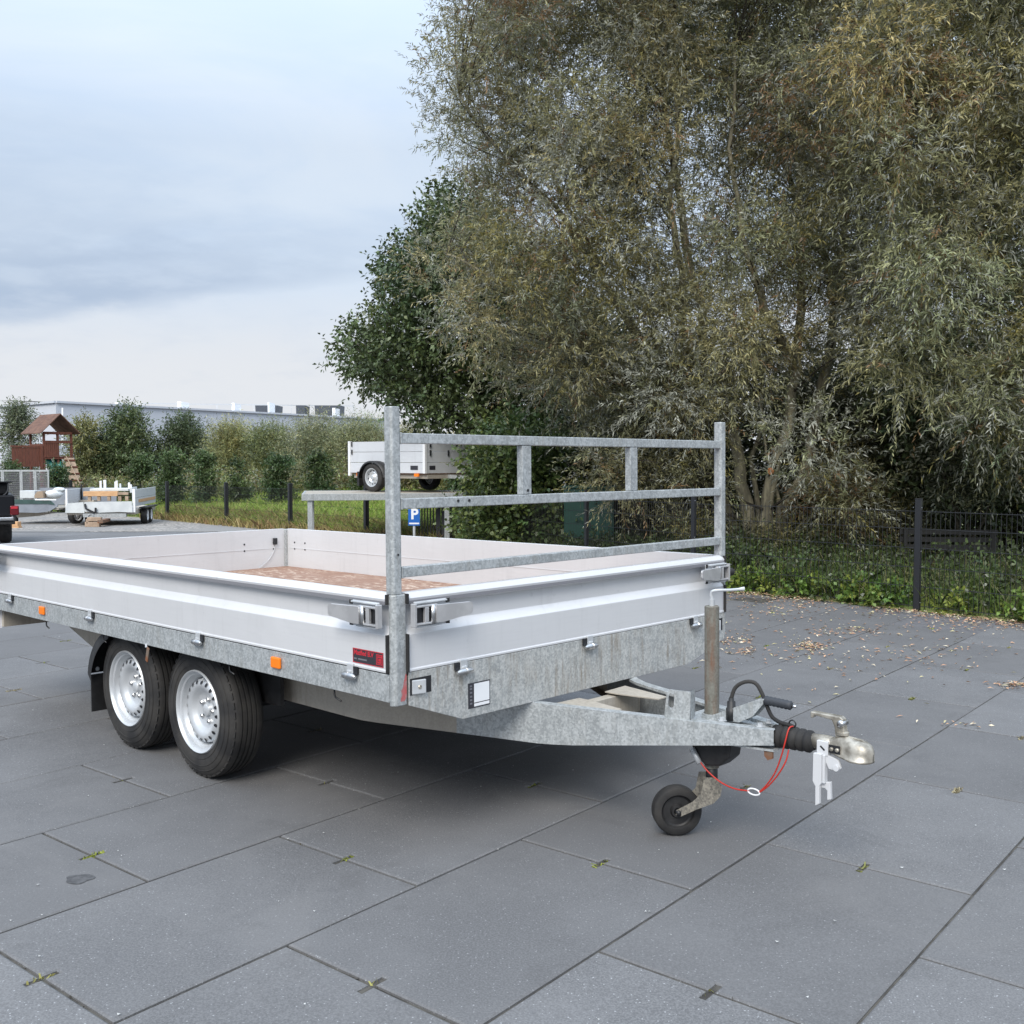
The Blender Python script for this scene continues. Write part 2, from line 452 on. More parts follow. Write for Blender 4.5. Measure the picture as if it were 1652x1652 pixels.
# ------------------------------------------------------------------ pavement of concrete slabs
TT = .886889; DU = Vector((math.cos(TT), math.sin(TT))); DV = Vector((math.sin(TT), -math.cos(TT)))
TO = Vector((-2.341, 3.8075)); SU, SV = 1.2, .798
pavement = tag(empty('pavement'), kind='structure')
def slab_mesh():
    g = .0048; hx, hy = SU/2-.0056, SV/2-g; nx, ny = .046, .0115
    ring = [(-hx,-hy),(hx,-hy),(hx,-ny),(hx-nx,-ny),(hx-nx,ny),(hx,ny),(hx,hy),(-hx,hy),(-hx,ny),(-hx+nx,ny),(-hx+nx,-ny),(-hx,-ny)]
    def inset(p, e):
        x, y = p
        sx = 1 if x > 0 else -1; sy = 1 if y > 0 else -1
        if abs(abs(y)-hy) < 1e-6: y -= sy*e; x -= sx*e
        elif abs(abs(x)-hx) < 1e-6: x -= sx*e; y += sy*e
        else: x -= sx*e; y += sy*e
        return (x, y)
    n = len(ring); e = .0065
    vs = [(*p, -.04) for p in ring]+[(*p, -.004) for p in ring]+[(*inset(p, e), 0) for p in ring]
    fs = [tuple(range(2*n, 3*n))]
    for k in (0, 1):
        fs += [(k*n+i, k*n+(i+1)%n, (k+1)*n+(i+1)%n, (k+1)*n+i) for i in range(n)]
    return MB().add(vs, fs)
slab_b = slab_mesh(); slab_me = slab_b.mesh('paving_slab', 'slab')
cells = []
for k in range(-36, 26):
    for j in range(-40, 45):
        u = j+(.5 if k % 2 else 0.0)+0.0   # rows with odd k: joints at whole u -> centres at half
        P = TO+DU*(SU*u)+DV*(SV*(k+.5))
        if P.y < -2.5 or P.y > 25.6: continue
        if fence_s(P.x, P.y) > -.48: continue
        px = 826+F_PX*P.x/max(P.y, .6)
        if P.y > 4 and not (-420 < px < 2050): continue
        if P.y <= 4 and abs(P.x) > 4.6: continue
        cells.append((P, k))
cells.sort(key=lambda q: (q[0].length if q[0].y > .9 else 60+q[0].length))
angle = TT
rest = MB(); moss_pts = []
for i, (P, k) in enumerate(cells):
    z = gz(P.x, P.y)-random.random()*.003
    tilt = -0.012 if P.y > 12 else 0
    mtx = Matrix.Translation((P.x, P.y, z)) @ Matrix.Rotation(tilt, 4, 'X') @ Matrix.Rotation(angle+random.uniform(-.002, .002), 4, 'Z') @ Euler((random.uniform(-.0015, .0015), random.uniform(-.001, .001), 0)).to_matrix().to_4x4()
    if i < 300:
        o = bpy.data.objects.new('paving_slab', slab_me); COL.objects.link(o); o.parent = pavement; o.matrix_local = mtx
    else:
        rest.add([mtx @ Vector(p) for p in slab_b.v], slab_b.f)
    if P.y < 12: moss_pts.append((P+DU*(SU/2), z))
if rest.v:
    o = rest.build('far_paving_slabs', 'slab', pavement); o['kind'] = 'stuff'

# ------------------------------------------------------------------ leaf and blade generators (numpy)
def np_mesh(name, verts, nquad_per, faces, cols, mt, parent=None, smooth=False):
    "verts (n,k,3); each item one k-gon"
    n, k, _ = verts.shape
    me = bpy.data.meshes.new(name)
    me.vertices.add(n*k); me.vertices.foreach_set('co', verts.astype(np.float32).ravel())
    me.loops.add(n*k); me.loops.foreach_set('vertex_index', np.arange(n*k, dtype=np.int32))
    me.polygons.add(n); me.polygons.foreach_set('loop_start', np.arange(0, n*k, k, dtype=np.int32))
    try: me.polygons.foreach_set('loop_total', np.full(n, k, dtype=np.int32))
    except Exception: pass
    at_ = me.attributes.new('tint', 'FLOAT_COLOR', 'FACE')
    c4 = np.ones((n, 4), np.float32); c4[:, :3] = cols
    at_.data.foreach_set('color', c4.ravel())
    me.materials.append(M[mt]); me.update(calc_edges=True)
    o = bpy.data.objects.new(name, me); COL.objects.link(o)
    if parent is not None: o.parent = parent
    return o
def unit(a): return a/np.maximum(np.linalg.norm(a, axis=-1, keepdims=True), 1e-9)
def leaves_at(pos, d, length, width, fold=.0):
    n = len(pos)
    nr = unit(RNG.normal(size=(n, 3))*.75+np.array([0, 0, .8]))
    s = unit(np.cross(d, nr))
    L = (length*RNG.uniform(.7, 1.25, n))[:, None]; Wd = (width*RNG.uniform(.75, 1.2, n))[:, None]
    up = unit(np.cross(s, d))
    mid = pos+d*L*.45
    tip = pos+d*L-np.array([0, 0, 1.])*L*.12
    return np.stack([pos, mid+s*Wd*.5+up*Wd*.15, tip, mid-s*Wd*.5+up*Wd*.15], axis=1)
def foliage(name, clumps, ntw, nlf, L, Wd, col, parent=None, mt='leaf', twl=.5, up=.35, droop=.15, spread=.55, var=.2, accents=(), shell=.45, pale=.1, pale_col=(.3, .32, .26)):
    """clumps: (centre, radius) list. Every twig carries a row of leaf-sized faces."""
    C = np.array([list(c_) for c_, r in clumps]); Rr = np.array([r for c_, r in clumps])
    nc = len(C)
    cnt = np.maximum(4, (ntw*(Rr/Rr.mean())**2).astype(int))
    idx = np.repeat(np.arange(nc), cnt); nt_ = len(idx)
    dirs = unit(RNG.normal(size=(nt_, 3)))
    rad = RNG.uniform(shell, 1, nt_)**.6
    start = C[idx]+dirs*(rad*Rr[idx])[:, None]*np.array([1, 1, .85])
    tdir = unit(dirs*.55+RNG.normal(size=(nt_, 3))*spread+np.array([0, 0, up]))
    tl = twl*RNG.uniform(.55, 1.25, nt_)
    t_ = np.linspace(.08, 1, nlf)[None, :]
    pos = start[:, None, :]+tdir[:, None, :]*(t_*tl[:, None])[..., None]
    pos[..., 2] -= droop*(t_**2)*tl[:, None]
    side = unit(RNG.normal(size=(nt_, nlf, 3)))
    ld = unit(tdir[:, None, :]*.75+side*.7+np.array([0, 0, -.18]))
    pos = pos.reshape(-1, 3); ld = ld.reshape(-1, 3)
    V = leaves_at(pos, ld, L, Wd)
    base = np.array(col)
    kc = (1+RNG.normal(size=nc)*var*.8).clip(.5, 1.7)[idx]
    kt = (1+RNG.normal(size=nt_)*var*.6).clip(.5, 1.7)
    cc = base[None]*(kc*kt)[:, None]
    hue = RNG.normal(size=nc)[idx][:, None]*np.array([.07, .0, -.06])
    cc = cc*(1+hue)
    for (ac, frac, cl) in accents:          # accent colours on whole clumps and single twigs
        pc = RNG.uniform(size=nc) < cl
        sel = (RNG.uniform(size=nt_) < frac) | (pc[idx] & (RNG.uniform(size=nt_) < .6))
        cc[sel] = np.array(ac)[None]*kt[sel][:, None]
    cf = np.repeat(cc, nlf, axis=0)
    cf = cf*(1+RNG.normal(size=(len(cf), 1))*var*.7).clip(.4, 1.9)
    if pale:
        sel = RNG.uniform(size=len(cf)) < pale
        cf[sel] = np.array(pale_col)*RNG.uniform(.7, 1.2, (sel.sum(), 1))
    return np_mesh(name, V, 1, None, cf.clip(.004, .9), mt, parent)
def inpoly(p, poly):
    x, y = p; c_ = False; j = len(poly)-1
    for i in range(len(poly)):
        xi, yi = poly[i]; xj, yj = poly[j]
        if (yi > y) != (yj > y) and x < (xj-xi)*(y-yi)/(yj-yi)+xi: c_ = not c_
        j = i
    return c_
HOLES = [(1095,225,26),(1085,300,34),(1090,385,30),(1260,190,22),(1240,45,20),(1320,30,18),(1290,475,26),(1335,500,24),(1215,490,24),(1355,570,22),(1425,600,26),(1480,510,34),(1530,585,26),(1610,415,24),(1160,470,20),(960,520,16),(830,250,18),(1400,345,20),(1640,540,26),(1180,200,18),(920,650,14),(1260,300,16),(1440,440,18),(1350,215,18),(880,330,14)]
def crown_points(poly, n, d0, d1, r0, r1, seed, mind=.5, holes=()):
    rr = random.Random(seed); xs_ = [p[0] for p in poly]; ys_ = [p[1] for p in poly]; res = []; tries = 0
    while len(res) < n and tries < n*60:
        tries += 1
        p = (rr.uniform(min(xs_), max(xs_)), rr.uniform(min(ys_), max(ys_)))
        if not inpoly(p, poly): continue
        yd = rr.uniform(d0, d1); rad_ = rr.uniform(r0, r1)
        if any((p[0]-hx)**2+(p[1]-hy)**2 < (hr*.6+rad_*.42*F_PX/yd)**2 for hx, hy, hr in holes): continue
        q = at(p[0], p[1], yd)
        if any((q-c_).length < mind for c_, _ in res): continue
        res.append((q, rad_))
    return res
def limbs(b_, stems, clumps, r_end=.008, frac=1.0, seed=1, r0k=.22):
    "thin curved branches from the nearest lower stem point to each clump"
    rr = random.Random(seed)
    allp = [(Vector(p), r) for st, rs in stems for p, r in zip(st, rs)]
    for c_, r in clumps:
        if rr.random() > frac: continue
        best = min(allp, key=lambda q: (q[0]-c_).length+(2.5 if q[0].z > c_.z-.3 else 0))
        p0, rb = best
        midp = (p0+c_)/2+Vector((rr.uniform(-.2, .2), rr.uniform(-.2, .2), rr.uniform(.0, .35)))
        q = [p0*(1-k)**2+midp*2*k*(1-k)+c_*k*k for k in (0, .33, .66, 1)]
        b_.tube(q, [max(rb*r0k*1.2, .012), max(rb*r0k*.7, .009), .007, r_end*.6], 5, cap=False)
def stem(path, r0, r1, sub=3, seed=0, jit=.05):
    "smooth a coarse path, radii tapering"
    rr = random.Random(seed); P = [Vector(p) for p in path]; out_ = []
    for i in range(len(P)-1):
        p0 = P[max(i-1, 0)]; p1 = P[i]; p2 = P[i+1]; p3 = P[min(i+2, len(P)-1)]
        for k in range(sub):
            t_ = k/sub
            q = .5*((2*p1)+(p2-p0)*t_+(2*p0-5*p1+4*p2-p3)*t_**2+(3*p1-p0-3*p2+p3)*t_**3)
            out_.append(q+Vector((rr.uniform(-jit, jit), rr.uniform(-jit, jit), 0)) if out_ else q)
    out_.append(P[-1])
    n = len(out_)
    return out_, [r0+(r1-r0)*(i/(n-1))**.8 for i in range(n)]
def blades(name, pts, h, w, cols, lean=.35, mt='leaf'):
    "grass: pts (n,3) numpy"
    n = len(pts); a = RNG.uniform(0, 2*np.pi, n); s = np.stack([np.cos(a), np.sin(a), np.zeros(n)], 1)
    hh = (h*RNG.uniform(.5, 1.3, n))[:, None]; ln = RNG.normal(size=(n, 3))*lean; ln[:, 2] = 0
    tip = pts+np.array([0, 0, 1.])*hh+ln*hh
    mid = pts+np.array([0, 0, .55])*hh+ln*hh*.35
    V = np.stack([pts-s*w*.5, pts+s*w*.5, mid+s*w*.35, tip, mid-s*w*.35], 1)
    c_ = np.array(cols)[RNG.integers(0, len(cols), n)]*RNG.uniform(.65, 1.35, (n, 1))
    return np_mesh(name, V, 1, None, c_, mt)

# ================================================================== THE TRAILER
TW, TL = 2.256, 4.076
cx = 1.11
trailer = empty('flatbed_trailer', (-.4328, 3.8213, 0), (-.010463, 0, .80001))
tag(trailer, 'large flatbed trailer with silver drop sides, galvanised headboard and drawbar on grey paving', 'trailer')
T = trailer
ZB, ZT = .755, 1.055          # bottom and top of the drop sides
# drop side profile: (outward, z)
PROF = [(-.042, ZB), (.003, ZB), (.003, ZB+.009), (.0, ZB+.012), (.0, .896), (-.025, .930), (-.025, 1.004), (.004, 1.024), (.006, 1.034), (-.012, ZT), (-.042, ZT)]
def drop_side(p0, p1, outward, name='drop_side', dent=None):
    "board between two plan points, outward = plan normal"
    b = MB(); p0, p1, o = Vector((*p0, 0)), Vector((*p1, 0)), Vector((*outward, 0))
    n = len(PROF); vs = []
    for p in (p0, p1):
        for (k, z) in PROF: vs.append(p+o*k+Vector((0, 0, z)))
    fs = [(i, (i+1) % n, n+(i+1) % n, n+i) for i in range(n)]+[tuple(range(n-1, -1, -1)), tuple(range(n, 2*n))]
    b.add(vs, fs)
    ob = b.build(name, 'alu', T, bevel=.0018)
    u = (p1-p0).normalized(); c_ = (p0+p1)/2
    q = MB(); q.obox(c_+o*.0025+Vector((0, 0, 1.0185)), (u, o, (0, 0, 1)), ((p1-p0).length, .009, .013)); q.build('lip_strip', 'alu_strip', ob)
    return ob
E0 = .068
left_b = drop_side((0, TL-.06), (0, .034), (-1, 0))
right_b = drop_side((TW, .065), (TW, TL-.06), (1, 0))
front_b = drop_side((E0, 0), (TW-.034, 0), (0, -1))
tail_b = drop_side((TW-.06, TL), (.06, TL), (0, 1))
# seams on the inner face of the boards (two extrusions clipped together)
for p0, p1 in (((TW-.0430, .1), (TW-.0430, TL-.1)), ((.1, TL-.0430), (TW-.1, TL-.0430))):
    b = MB(); b.bar((*p0, .905), (*p1, .905), .003, .004); b.build('inner_seam', 'alu', T)
# black end seals of the boards
def seal(x, y, z0, z1, dx=.006, dy=.012):
    MB().box(x-dx/2, x+dx/2, y-dy/2, y+dy/2, z0, z1).build('rubber_seal', 'rubber', T)
for (z0, z1) in ((.757, .90), (1.014, 1.052)):
    seal(E0-.005, -.004, z0, z1, .008, .016); seal(-.004, .030, z0, z1, .016, .007); seal(TW-.030, -.004, z0, z1, .007, .016)

# deck
deck = MB().box(.03, TW-.03, .03, TL-.03, .735, .757).build('deck_floor', 'plywood', T)

# frame rails and the front plate
MB().prism([(.03, .645), (.0, .645), (.0, .750), (.05, .750), (.05, .744), (.004, .744), (.004, .650), (.03, .650)], 1, .029, TL-.03).build('side_rail', 'galv', T, bevel=.002)
MB().prism([(TW-.03, .645), (TW, .645), (TW, .750), (TW-.05, .750), (TW-.05, .744), (TW-.004, .744), (TW-.004, .650), (TW-.03, .650)], 1, .06, TL-.03).build('side_rail', 'galv', T, bevel=.002)
MB().prism([(.07, .753), (TW-.030, .753), (TW-.030, .618), (1.90, .527), (.345, .527), (.07, .628)], 1, -.002, .004).build('front_plate', 'galv_dirty', T, bevel=.002)
MB().prism([(.004, .530), (.045, .530), (.045, .535), (.004, .535)], 0, .345, 1.90).build('front_plate_flange', 'galv_dirty', T)
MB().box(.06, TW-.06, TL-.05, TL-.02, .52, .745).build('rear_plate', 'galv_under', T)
for xk in (.03, TW-.06): MB().box(xk, xk+.03, TL-.02, TL+.0, .51, .64).build('lamp_board', 'white_plastic', T)
for y in (.5, 1.1, 2.9, 3.5):
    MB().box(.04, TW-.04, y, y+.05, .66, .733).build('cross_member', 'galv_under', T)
# main beams running on into the V drawbar
def beam(sx, part):
    X = lambda x: x if sx > 0 else 2*cx-x
    plan = [(.37, 4.0), (.37, 3.85), (.37, 3.4), (.37, .80), (.385, .70), (.42, .62), (.59, .30), (.76, -.02), (.79, -.085), (.815, -.17), (1.052, -.972)]
    zt = [.64, .64, .64, .64, .64, .64, .60, .524, .520, .519, .515]
    zb = [.55, .535, .412, .405, .400, .395, .374, .352, .353, .360, .458]
    sl = slice(0, 7) if part == 0 else slice(6, 11)
    plan, zt, zb = plan[sl], zt[sl], zb[sl]
    n = len(plan); b = MB(); th = .045
    inn = []
    for i, p in enumerate(plan):
        a = Vector(plan[max(i-1, 0)]); c_ = Vector(plan[min(i+1, n-1)]); d = (c_-a).normalized(); nn = Vector((-d.y, d.x))
        q = Vector(p)+nn*th*(1 if nn.x > 0 else -1); inn.append(q)
    def strip(P, Q, zP, zQ):
        o = len(b.v)
        for p, q, z1, z2 in zip(P, Q, zP, zQ): b.v += [(X(p[0]), p[1], z1), (X(q[0]), q[1], z2)]
        for i in range(n-1): b.f.append((o+2*i, o+2*i+1, o+2*i+3, o+2*i+2))
    strip(plan, plan, zb, zt)                                   # outer web
    strip(plan, inn, zt, zt)                                    # top flange
    strip(plan, inn, zb, zb)                                    # bottom flange
    strip([(p[0]+.004, p[1]+.002) for p in plan], [(p[0]+.004, p[1]+.002) for p in plan], [z+.003 for z in zb], [z-.003 for z in zt])
    strip(inn, inn, [z-.012 for z in zt], zt)                   # lip
    return b
for sx in (1, -1):
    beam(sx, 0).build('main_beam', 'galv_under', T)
    beam(sx, 1).build('drawbar_arm', 'galv', T)
# plate between the beams at the front, cross tube with its gussets
MB().bar((.83, -.06, .44), (1.39, -.06, .44), .05, .10).build('drawbar_cross_member', 'galv_under', T, bevel=.003)
g = MB(); g.prism([(1.36, -.02), (1.30, -.30), (1.24, -.30), (1.20, -.09), (1.20, -.03)], 2, .500, .505); g.build('gusset', 'galv_under', T)
g = MB(); g.prism([(.86, -.02), (.92, -.30), (.98, -.30), (1.02, -.09), (1.02, -.03)], 2, .500, .505)
g.build('gusset', 'galv_under', T)
MB().prism([(.955, -.55), (1.265, -.55), (1.175, -.90), (1.045, -.90)], 2, .497, .503).build('drawbar_top_plate', 'galv', T)
MB().prism([(.99, -.62), (1.23, -.62), (1.165, -.97), (1.055, -.97)], 2, .432, .440).build('drawbar_bottom_plate', 'galv', T)
for (x, y) in ((1.052, -.745), (1.075, -.90), (1.168, -.745), (1.145, -.90)):
    MB().lathe([(0, 0), (0, .018), (.003, .018), (.003, .012), (.012, .012), (.012, 0)], (x, y, .516), (0, 0, 1), 6).build('bolt', 'zinc_pale', T)
# weld bead on the near arm
MB().box(.868, .874, -.362, -.356, .40, .519).build('weld_seam', 'galv', T)

# overrun: bellows, shaft, coupling head
bel = []
y0 = -.955
for i in range(5):
    k = y0-.030*i; r = .046-.001*i
    bel += [(-(k), r*.80), (-(k-.008), r), (-(k-.020), r), (-(k-.028), r*.80)]
bel = [(.945, .001), (.945, .040)]+bel+[(1.115, .028), (1.118, .001)]
MB().lathe(bel, (cx, 0, .484), (0, -1, 0), 28).build('bellows', 'rubber', T, smooth=True)
MB().lathe([(1.10, .001), (1.10, .027), (1.165, .030), (1.20, .026), (1.20, .001)], (cx, 0, .490), (0, -1, 0), 20).build('coupling_shaft', 'cast_metal', T, smooth=True)
# ball coupling head: cast shell narrowing from the shaft to a round socket
def coupling():
    b = MB(); secs = []
    data = [(-1.145, .024, .512, .474), (-1.175, .027, .516, .470), (-1.20, .030, .520, .462), (-1.225, .034, .535, .457), (-1.25, .038, .530, .453), (-1.275, .046, .524, .450), (-1.305, .044, .522, .449), (-1.326, .034, .512, .449), (-1.337, .018, .497, .449), (-1.340, .002, .480, .449)]
    n = 14
    for (y, w, zt, zb_) in data:
        ring = []
        for k in range(n):
            a = math.pi*k/(n-1)
            ring.append((cx+w*math.copysign(abs(math.cos(a))**.75, math.cos(a)), y, zb_+.010+(zt-zb_-.010)*max(0.0, math.sin(a))**.7))
        ring = [(cx+w*1.16, y, zb_), (cx+w*1.16, y, zb_+.007)]+ring+[(cx-w*1.16, y, zb_+.007), (cx-w*1.16, y, zb_)]
        secs.append(ring)
    m_ = len(secs[0])
    for r in secs: b.v += r
    for i in range(len(secs)-1):
        for k in range(m_): b.f.append((i*m_+k, i*m_+(k+1) % m_, (i+1)*m_+(k+1) % m_, (i+1)*m_+k))
    b.f.append(tuple(range(m_)))
    return b.build('coupling_head', 'cast_metal', T, smooth=True)
coupling()
MB().box(cx-.0400, cx-.0385, -1.232, -1.188, .468, .498).build('coupling_recess', 'black_metal', T)
for y in (-1.200, -1.222):
    MB().lathe([(0, 0), (0, .0075), (.006, .0075), (.008, .004), (.008, 0)], (cx-.040, y, .483), (-1, 0, 0), 10).build('coupling_bolt', 'cast_metal', T)
MB().lathe([(0, .0), (0, .024), (.010, .024), (.014, .015), (.014, 0)], (cx, -1.222, .533), (0, 0, 1), 16).build('handle_base', 'cast_metal', T, smooth=True, angle=40)
MB().prism([(-1.245, .532), (-1.300, .527), (-1.318, .515), (-1.300, .522), (-1.245, .524)], 0, cx-.006, cx+.006).build('coupling_rib', 'cast_metal', T, bevel=.003)
# release handle above the head
h = MB()
h.prism([(-1.100, .602), (-1.100, .578), (-1.110, .578), (-1.114, .590), (-1.185, .583), (-1.196, .560), (-1.200, .520), (-1.228, .515), (-1.236, .545), (-1.230, .592), (-1.218, .600)], 0, cx-.015, cx+.015)
h.build('coupling_handle', 'cast_metal', T, bevel=.004)
MB().lathe([(-.022, 0), (-.022, .013), (.022, .013), (.022, 0)], (cx, -1.222, .575), (1, 0, 0), 16).build('handle_pivot', 'chrome', T, smooth=True)
# hitch lock: bracket round the shaft, lug and fork hanging below
lk = MB()
lk.box(cx-.037, cx+.037, -1.183, -1.138, .452, .505)
lk.build('hitch_lock', 'lock_silver', T, bevel=.002)
b = MB(); b.obox((cx-.0375, -1.162, .479), ((0, .6, .5), (0, -.5, .6), (1, 0, 0)), (.022, .006, .002)); b.build('keyhole', 'black_metal', T)
lk = MB(); xl = cx-.028
lk.prism([(-1.135, .455), (-1.182, .455), (-1.222, .445), (-1.232, .415), (-1.222, .402), (-1.185, .405), (-1.172, .43), (-1.135, .43)], 0, xl-.006, xl+.006)
lk.lathe([(0, 0), (0, .012), (.02, .012), (.02, 0)], (xl-.018, -1.218, .416), (1, 0, 0), 14)
lk.build('lock_lug', 'lock_silver', T, bevel=.0015)
lk = MB()
lk.prism([(-1.130, .458), (-1.163, .458), (-1.163, .350), (-1.155, .338), (-1.155, .272), (-1.139, .262), (-1.139, .335), (-1.128, .352)], 0, xl-.020, xl-.004)
lk.prism([(-1.150, .348), (-1.190, .356), (-1.192, .292), (-1.178, .287), (-1.178, .322), (-1.168, .330), (-1.150, .328)], 0, xl-.003, xl+.012)
lk.prism([(-1.164, .455), (-1.174, .455), (-1.174, .35), (-1.164, .35)], 0, xl-.016, xl+.008)
lk.build('lock_fork', 'lock_silver', T, bevel=.0015)

# handbrake: channel lever with a black grip
hb = MB()
for dxk in (-.022, .022):
    hb.prism([(-.66, .500), (-.72, .505), (-.80, .512), (-.86, .545), (-.905, .600), (-.905, .618), (-.88, .612), (-.66, .512)], 0, cx+dxk-.0025, cx+dxk+.0025)
hb.prism([(-.655, .512), (-.88, .614), (-.906, .620), (-.906, .615), (-.88, .608), (-.655, .506)], 0, cx-.0195, cx+.0195)
hb.build('handbrake_lever', 'galv', T)
gp = [(0, .001), (0, .014)]
for i in range(6): gp += [(.010+i*.017, .0185), (.018+i*.017, .0160)]
gp += [(.112, .018), (.118, .012), (.119, .001)]
MB().lathe(gp, (cx, -.898, .612), (0, -1, -.04), 18).build('handbrake_grip', 'grip_rubber', T, smooth=True)
MB().lathe([(0, .001), (0, .006), (.018, .006), (.020, .001)], (cx, -1.015, .607), (0, -1, -.04), 12).build('release_button', 'chrome', T, smooth=True)
# plug and spiral cable
pl = MB().lathe([(0, .001), (0, .021), (.048, .021), (.050, .017), (.075, .016), (.077, .011), (.09, .010), (.09, .001)], (cx-.012, -.757, .512), (.0, 0, 1), 18)
pl.build('cable_plug', 'black_plastic', T, smooth=True)
cp_ = [(cx-.012, -.757, .60), (cx-.010, -.775, .645), (cx-.005, -.815, .672), (cx, -.858, .672), (cx+.004, -.885, .635), (cx+.006, -.905, .59), (cx+.004, -.93, .55), (cx, -.97, .535), (cx-.004, -1.01, .533), (cx-.006, -1.03, .528)]
cpp, _ = stem(cp_, .008, .008, 6, jit=0)
MB().tube(cpp, .0078, 10).build('light_cable', 'rubber', T, smooth=True)
ring = [(cx-.006, -1.022+.014*math.cos(a*math.pi/8), .540+.014*math.sin(a*math.pi/8)) for a in range(17)]
MB().tube(ring, .003, 6).build('cable_ring', 'black_metal', T, smooth=True)

# bracket plate beside the jockey tube
bk = MB()
def quadslot():
    # plate with a rounded slot, facing the near side; local plane (u along drawbar arm, z)
    d = Vector((.283, -.959, 0)); n_ = Vector((-.959, -.283, 0)); o = Vector((.945, -.548, .517))
    outer = [(-.004, .0), (.102, .0), (.106, .112), (.020, .114), (.006, .098)]
    slot = []
    for k in range(10):
        a = math.pi*k/9; slot.append((.026+.012*math.cos(a), .088+.012*math.sin(a)))
    for k in range(10):
        a = math.pi+math.pi*k/9; slot.append((.024+.012*math.cos(a), .052+.012*math.sin(a)))
    me = bpy.data.meshes.new('tmp')
    from mathutils.geometry import tessellate_polygon
    loops = [[Vector((p[0], p[1], 0)) for p in outer], [Vector((p[0], p[1], 0)) for p in reversed(slot)]]
    tris = tessellate_polygon(loops); allp = outer+list(reversed(slot))
    b = MB(); n0 = len(allp)
    for off in (.003, -.003):
        b.v += [tuple(o+d*p[0]+Vector((0, 0, p[1]))+n_*off) for p in allp]
    for t_ in tris:
        b.f.append(tuple(t_)); b.f.append(tuple(i+n0 for i in reversed(t_)))
    no = len(outer)
    for i in range(no): b.f.append((i, (i+1) % no, n0+(i+1) % no, n0+i))
    ns = len(slot)
    for i in range(ns): b.f.append((no+i, no+(i+1) % ns, n0+no+(i+1) % ns, n0+no+i))
    # folded flange on the front edge
    q = [o+d*.104+Vector((0, 0, z)) for z in (0, .112)]
    e = -n_*.06
    b.add([q[0], q[0]+e, q[1]+e, q[1]], [(0, 1, 2, 3)])
    b.add([p-d*.004 for p in (q[0], q[0]+e, q[1]+e, q[1])], [(3, 2, 1, 0)])
    bpy.data.meshes.remove(me)
    return b.build('jockey_bracket', 'galv', T)
quadslot()

# jockey wheel
jx, jy = cx+.005, -.655
MB().lathe([(.30, .001), (.30, .0295), (.955, .0295), (.958, .026), (.958, .001)], (jx, jy, 0), (0, 0, 1), 28).build('jockey_tube', 'galv_tube', T, smooth=True, angle=40)
MB().lathe([(.445, .033), (.445, .041), (.522, .041), (.522, .033)], (jx, jy, 0), (0, 0, 1), 28, close=True).build('jockey_clamp', 'galv', T, smooth=True, angle=40)
ck = MB().lathe([(.955, .001), (.955, .011), (.985, .011), (.985, .006), (.99, .001)], (jx, jy, 0), (0, 0, 1), 14)
ch, _ = stem([(jx, jy, .985), (jx-.002, jy+.002, 1.008), (jx+.004, jy-.012, 1.020), (jx+.05, jy-.06, 1.022), (jx+.085, jy-.098, 1.027)], .005, .005, 4, jit=0)
ck.tube(ch, [.006]*(len(ch)-3)+[.006, .008, .008], 8)
ck.build('jockey_crank', 'zinc_pale', T, smooth=True, angle=40)
# housing under the drawbar
MB().prism([(-.575, .440), (-.755, .440), (-.775, .425), (-.765, .365), (-.72, .325), (-.655, .315), (-.600, .355)], 0, cx-.045, cx+.045).build('jockey_housing', 'black_plastic', T, bevel=.008)
MB().tube([(cx-.055, -.60, .378), (cx-.058, -.638, .325)], .012, 10).build('housing_bolt', 'zinc_pale', T, smooth=True)
MB().box(cx-.03, cx+.03, -.955, -.63, .424, .431).build('brake_rod_plate', 'zinc_pale', T)
# caster: fork and wheel; the fork trails to the rear/left, the wheel faces the camera
jw = empty('jockey_wheel', (0, 0, 0), parent=T)
jc = Vector((1.083, -.504, .098))
axn = Vector((-.66, -.75, 0)).normalized()           # wheel axis (towards the camera side)
fw = Vector((axn.y, -axn.x, 0)); fw = fw if fw.y > 0 else -fw
MB().lathe([(-.030, .070), (-.030, .094), (-.022, .101), (.022, .101), (.030, .094), (.030, .070), (.018, .064), (-.018, .064)], jc, axn, 40, close=True).build('tyre', 'rubber', jw, smooth=True, angle=50)
MB().lathe([(-.026, .016), (-.026, .024), (-.012, .03), (-.012, .058), (-.02, .067), (.02, .067), (.012, .058), (.012, .03), (.026, .024), (.026, .016)], jc, axn, 32, close=True).build('rim', 'black_plastic', jw, smooth=True, angle=40)
top = Vector((jx, jy, .235)); sw = axn*.042
fk = MB()
for sg in (1, -1):
    o = sw*sg
    a = jc+o; d = (top-jc); d.z = 0; dl_ = d.length; d = d.normalized()
    def P(u, z): return jc+d*u+Vector((0, 0, z-jc.z))+o
    poly = [P(-.014, .088), P(-.010, .108), P(.060, .154), P(.096, .192), P(.110, .262), P(.160, .270), P(.186, .236), P(.178, .196), P(.148, .162), P(.080, .128), P(.010, .086)]
    n0 = len(fk.v); m_ = len(poly)
    fk.add([p+axn*.002 for p in poly]+[p-axn*.002 for p in poly], [tuple(range(m_)), tuple(range(2*m_-1, m_-1, -1))]+[(i, (i+1) % m_, m_+(i+1) % m_, m_+i) for i in range(m_)])
fk.build('fork', 'galv_fork', jw)
MB().lathe([(-.05, 0), (-.05, .011), (.05, .011), (.05, 0)], jc, axn, 12).build('axle_bolt', 'black_metal', jw, smooth=True)
MB().tube([(jx, jy, .205), (jx, jy, .33)], .024, 16).build('fork_stem', 'black_metal', jw, smooth=True)
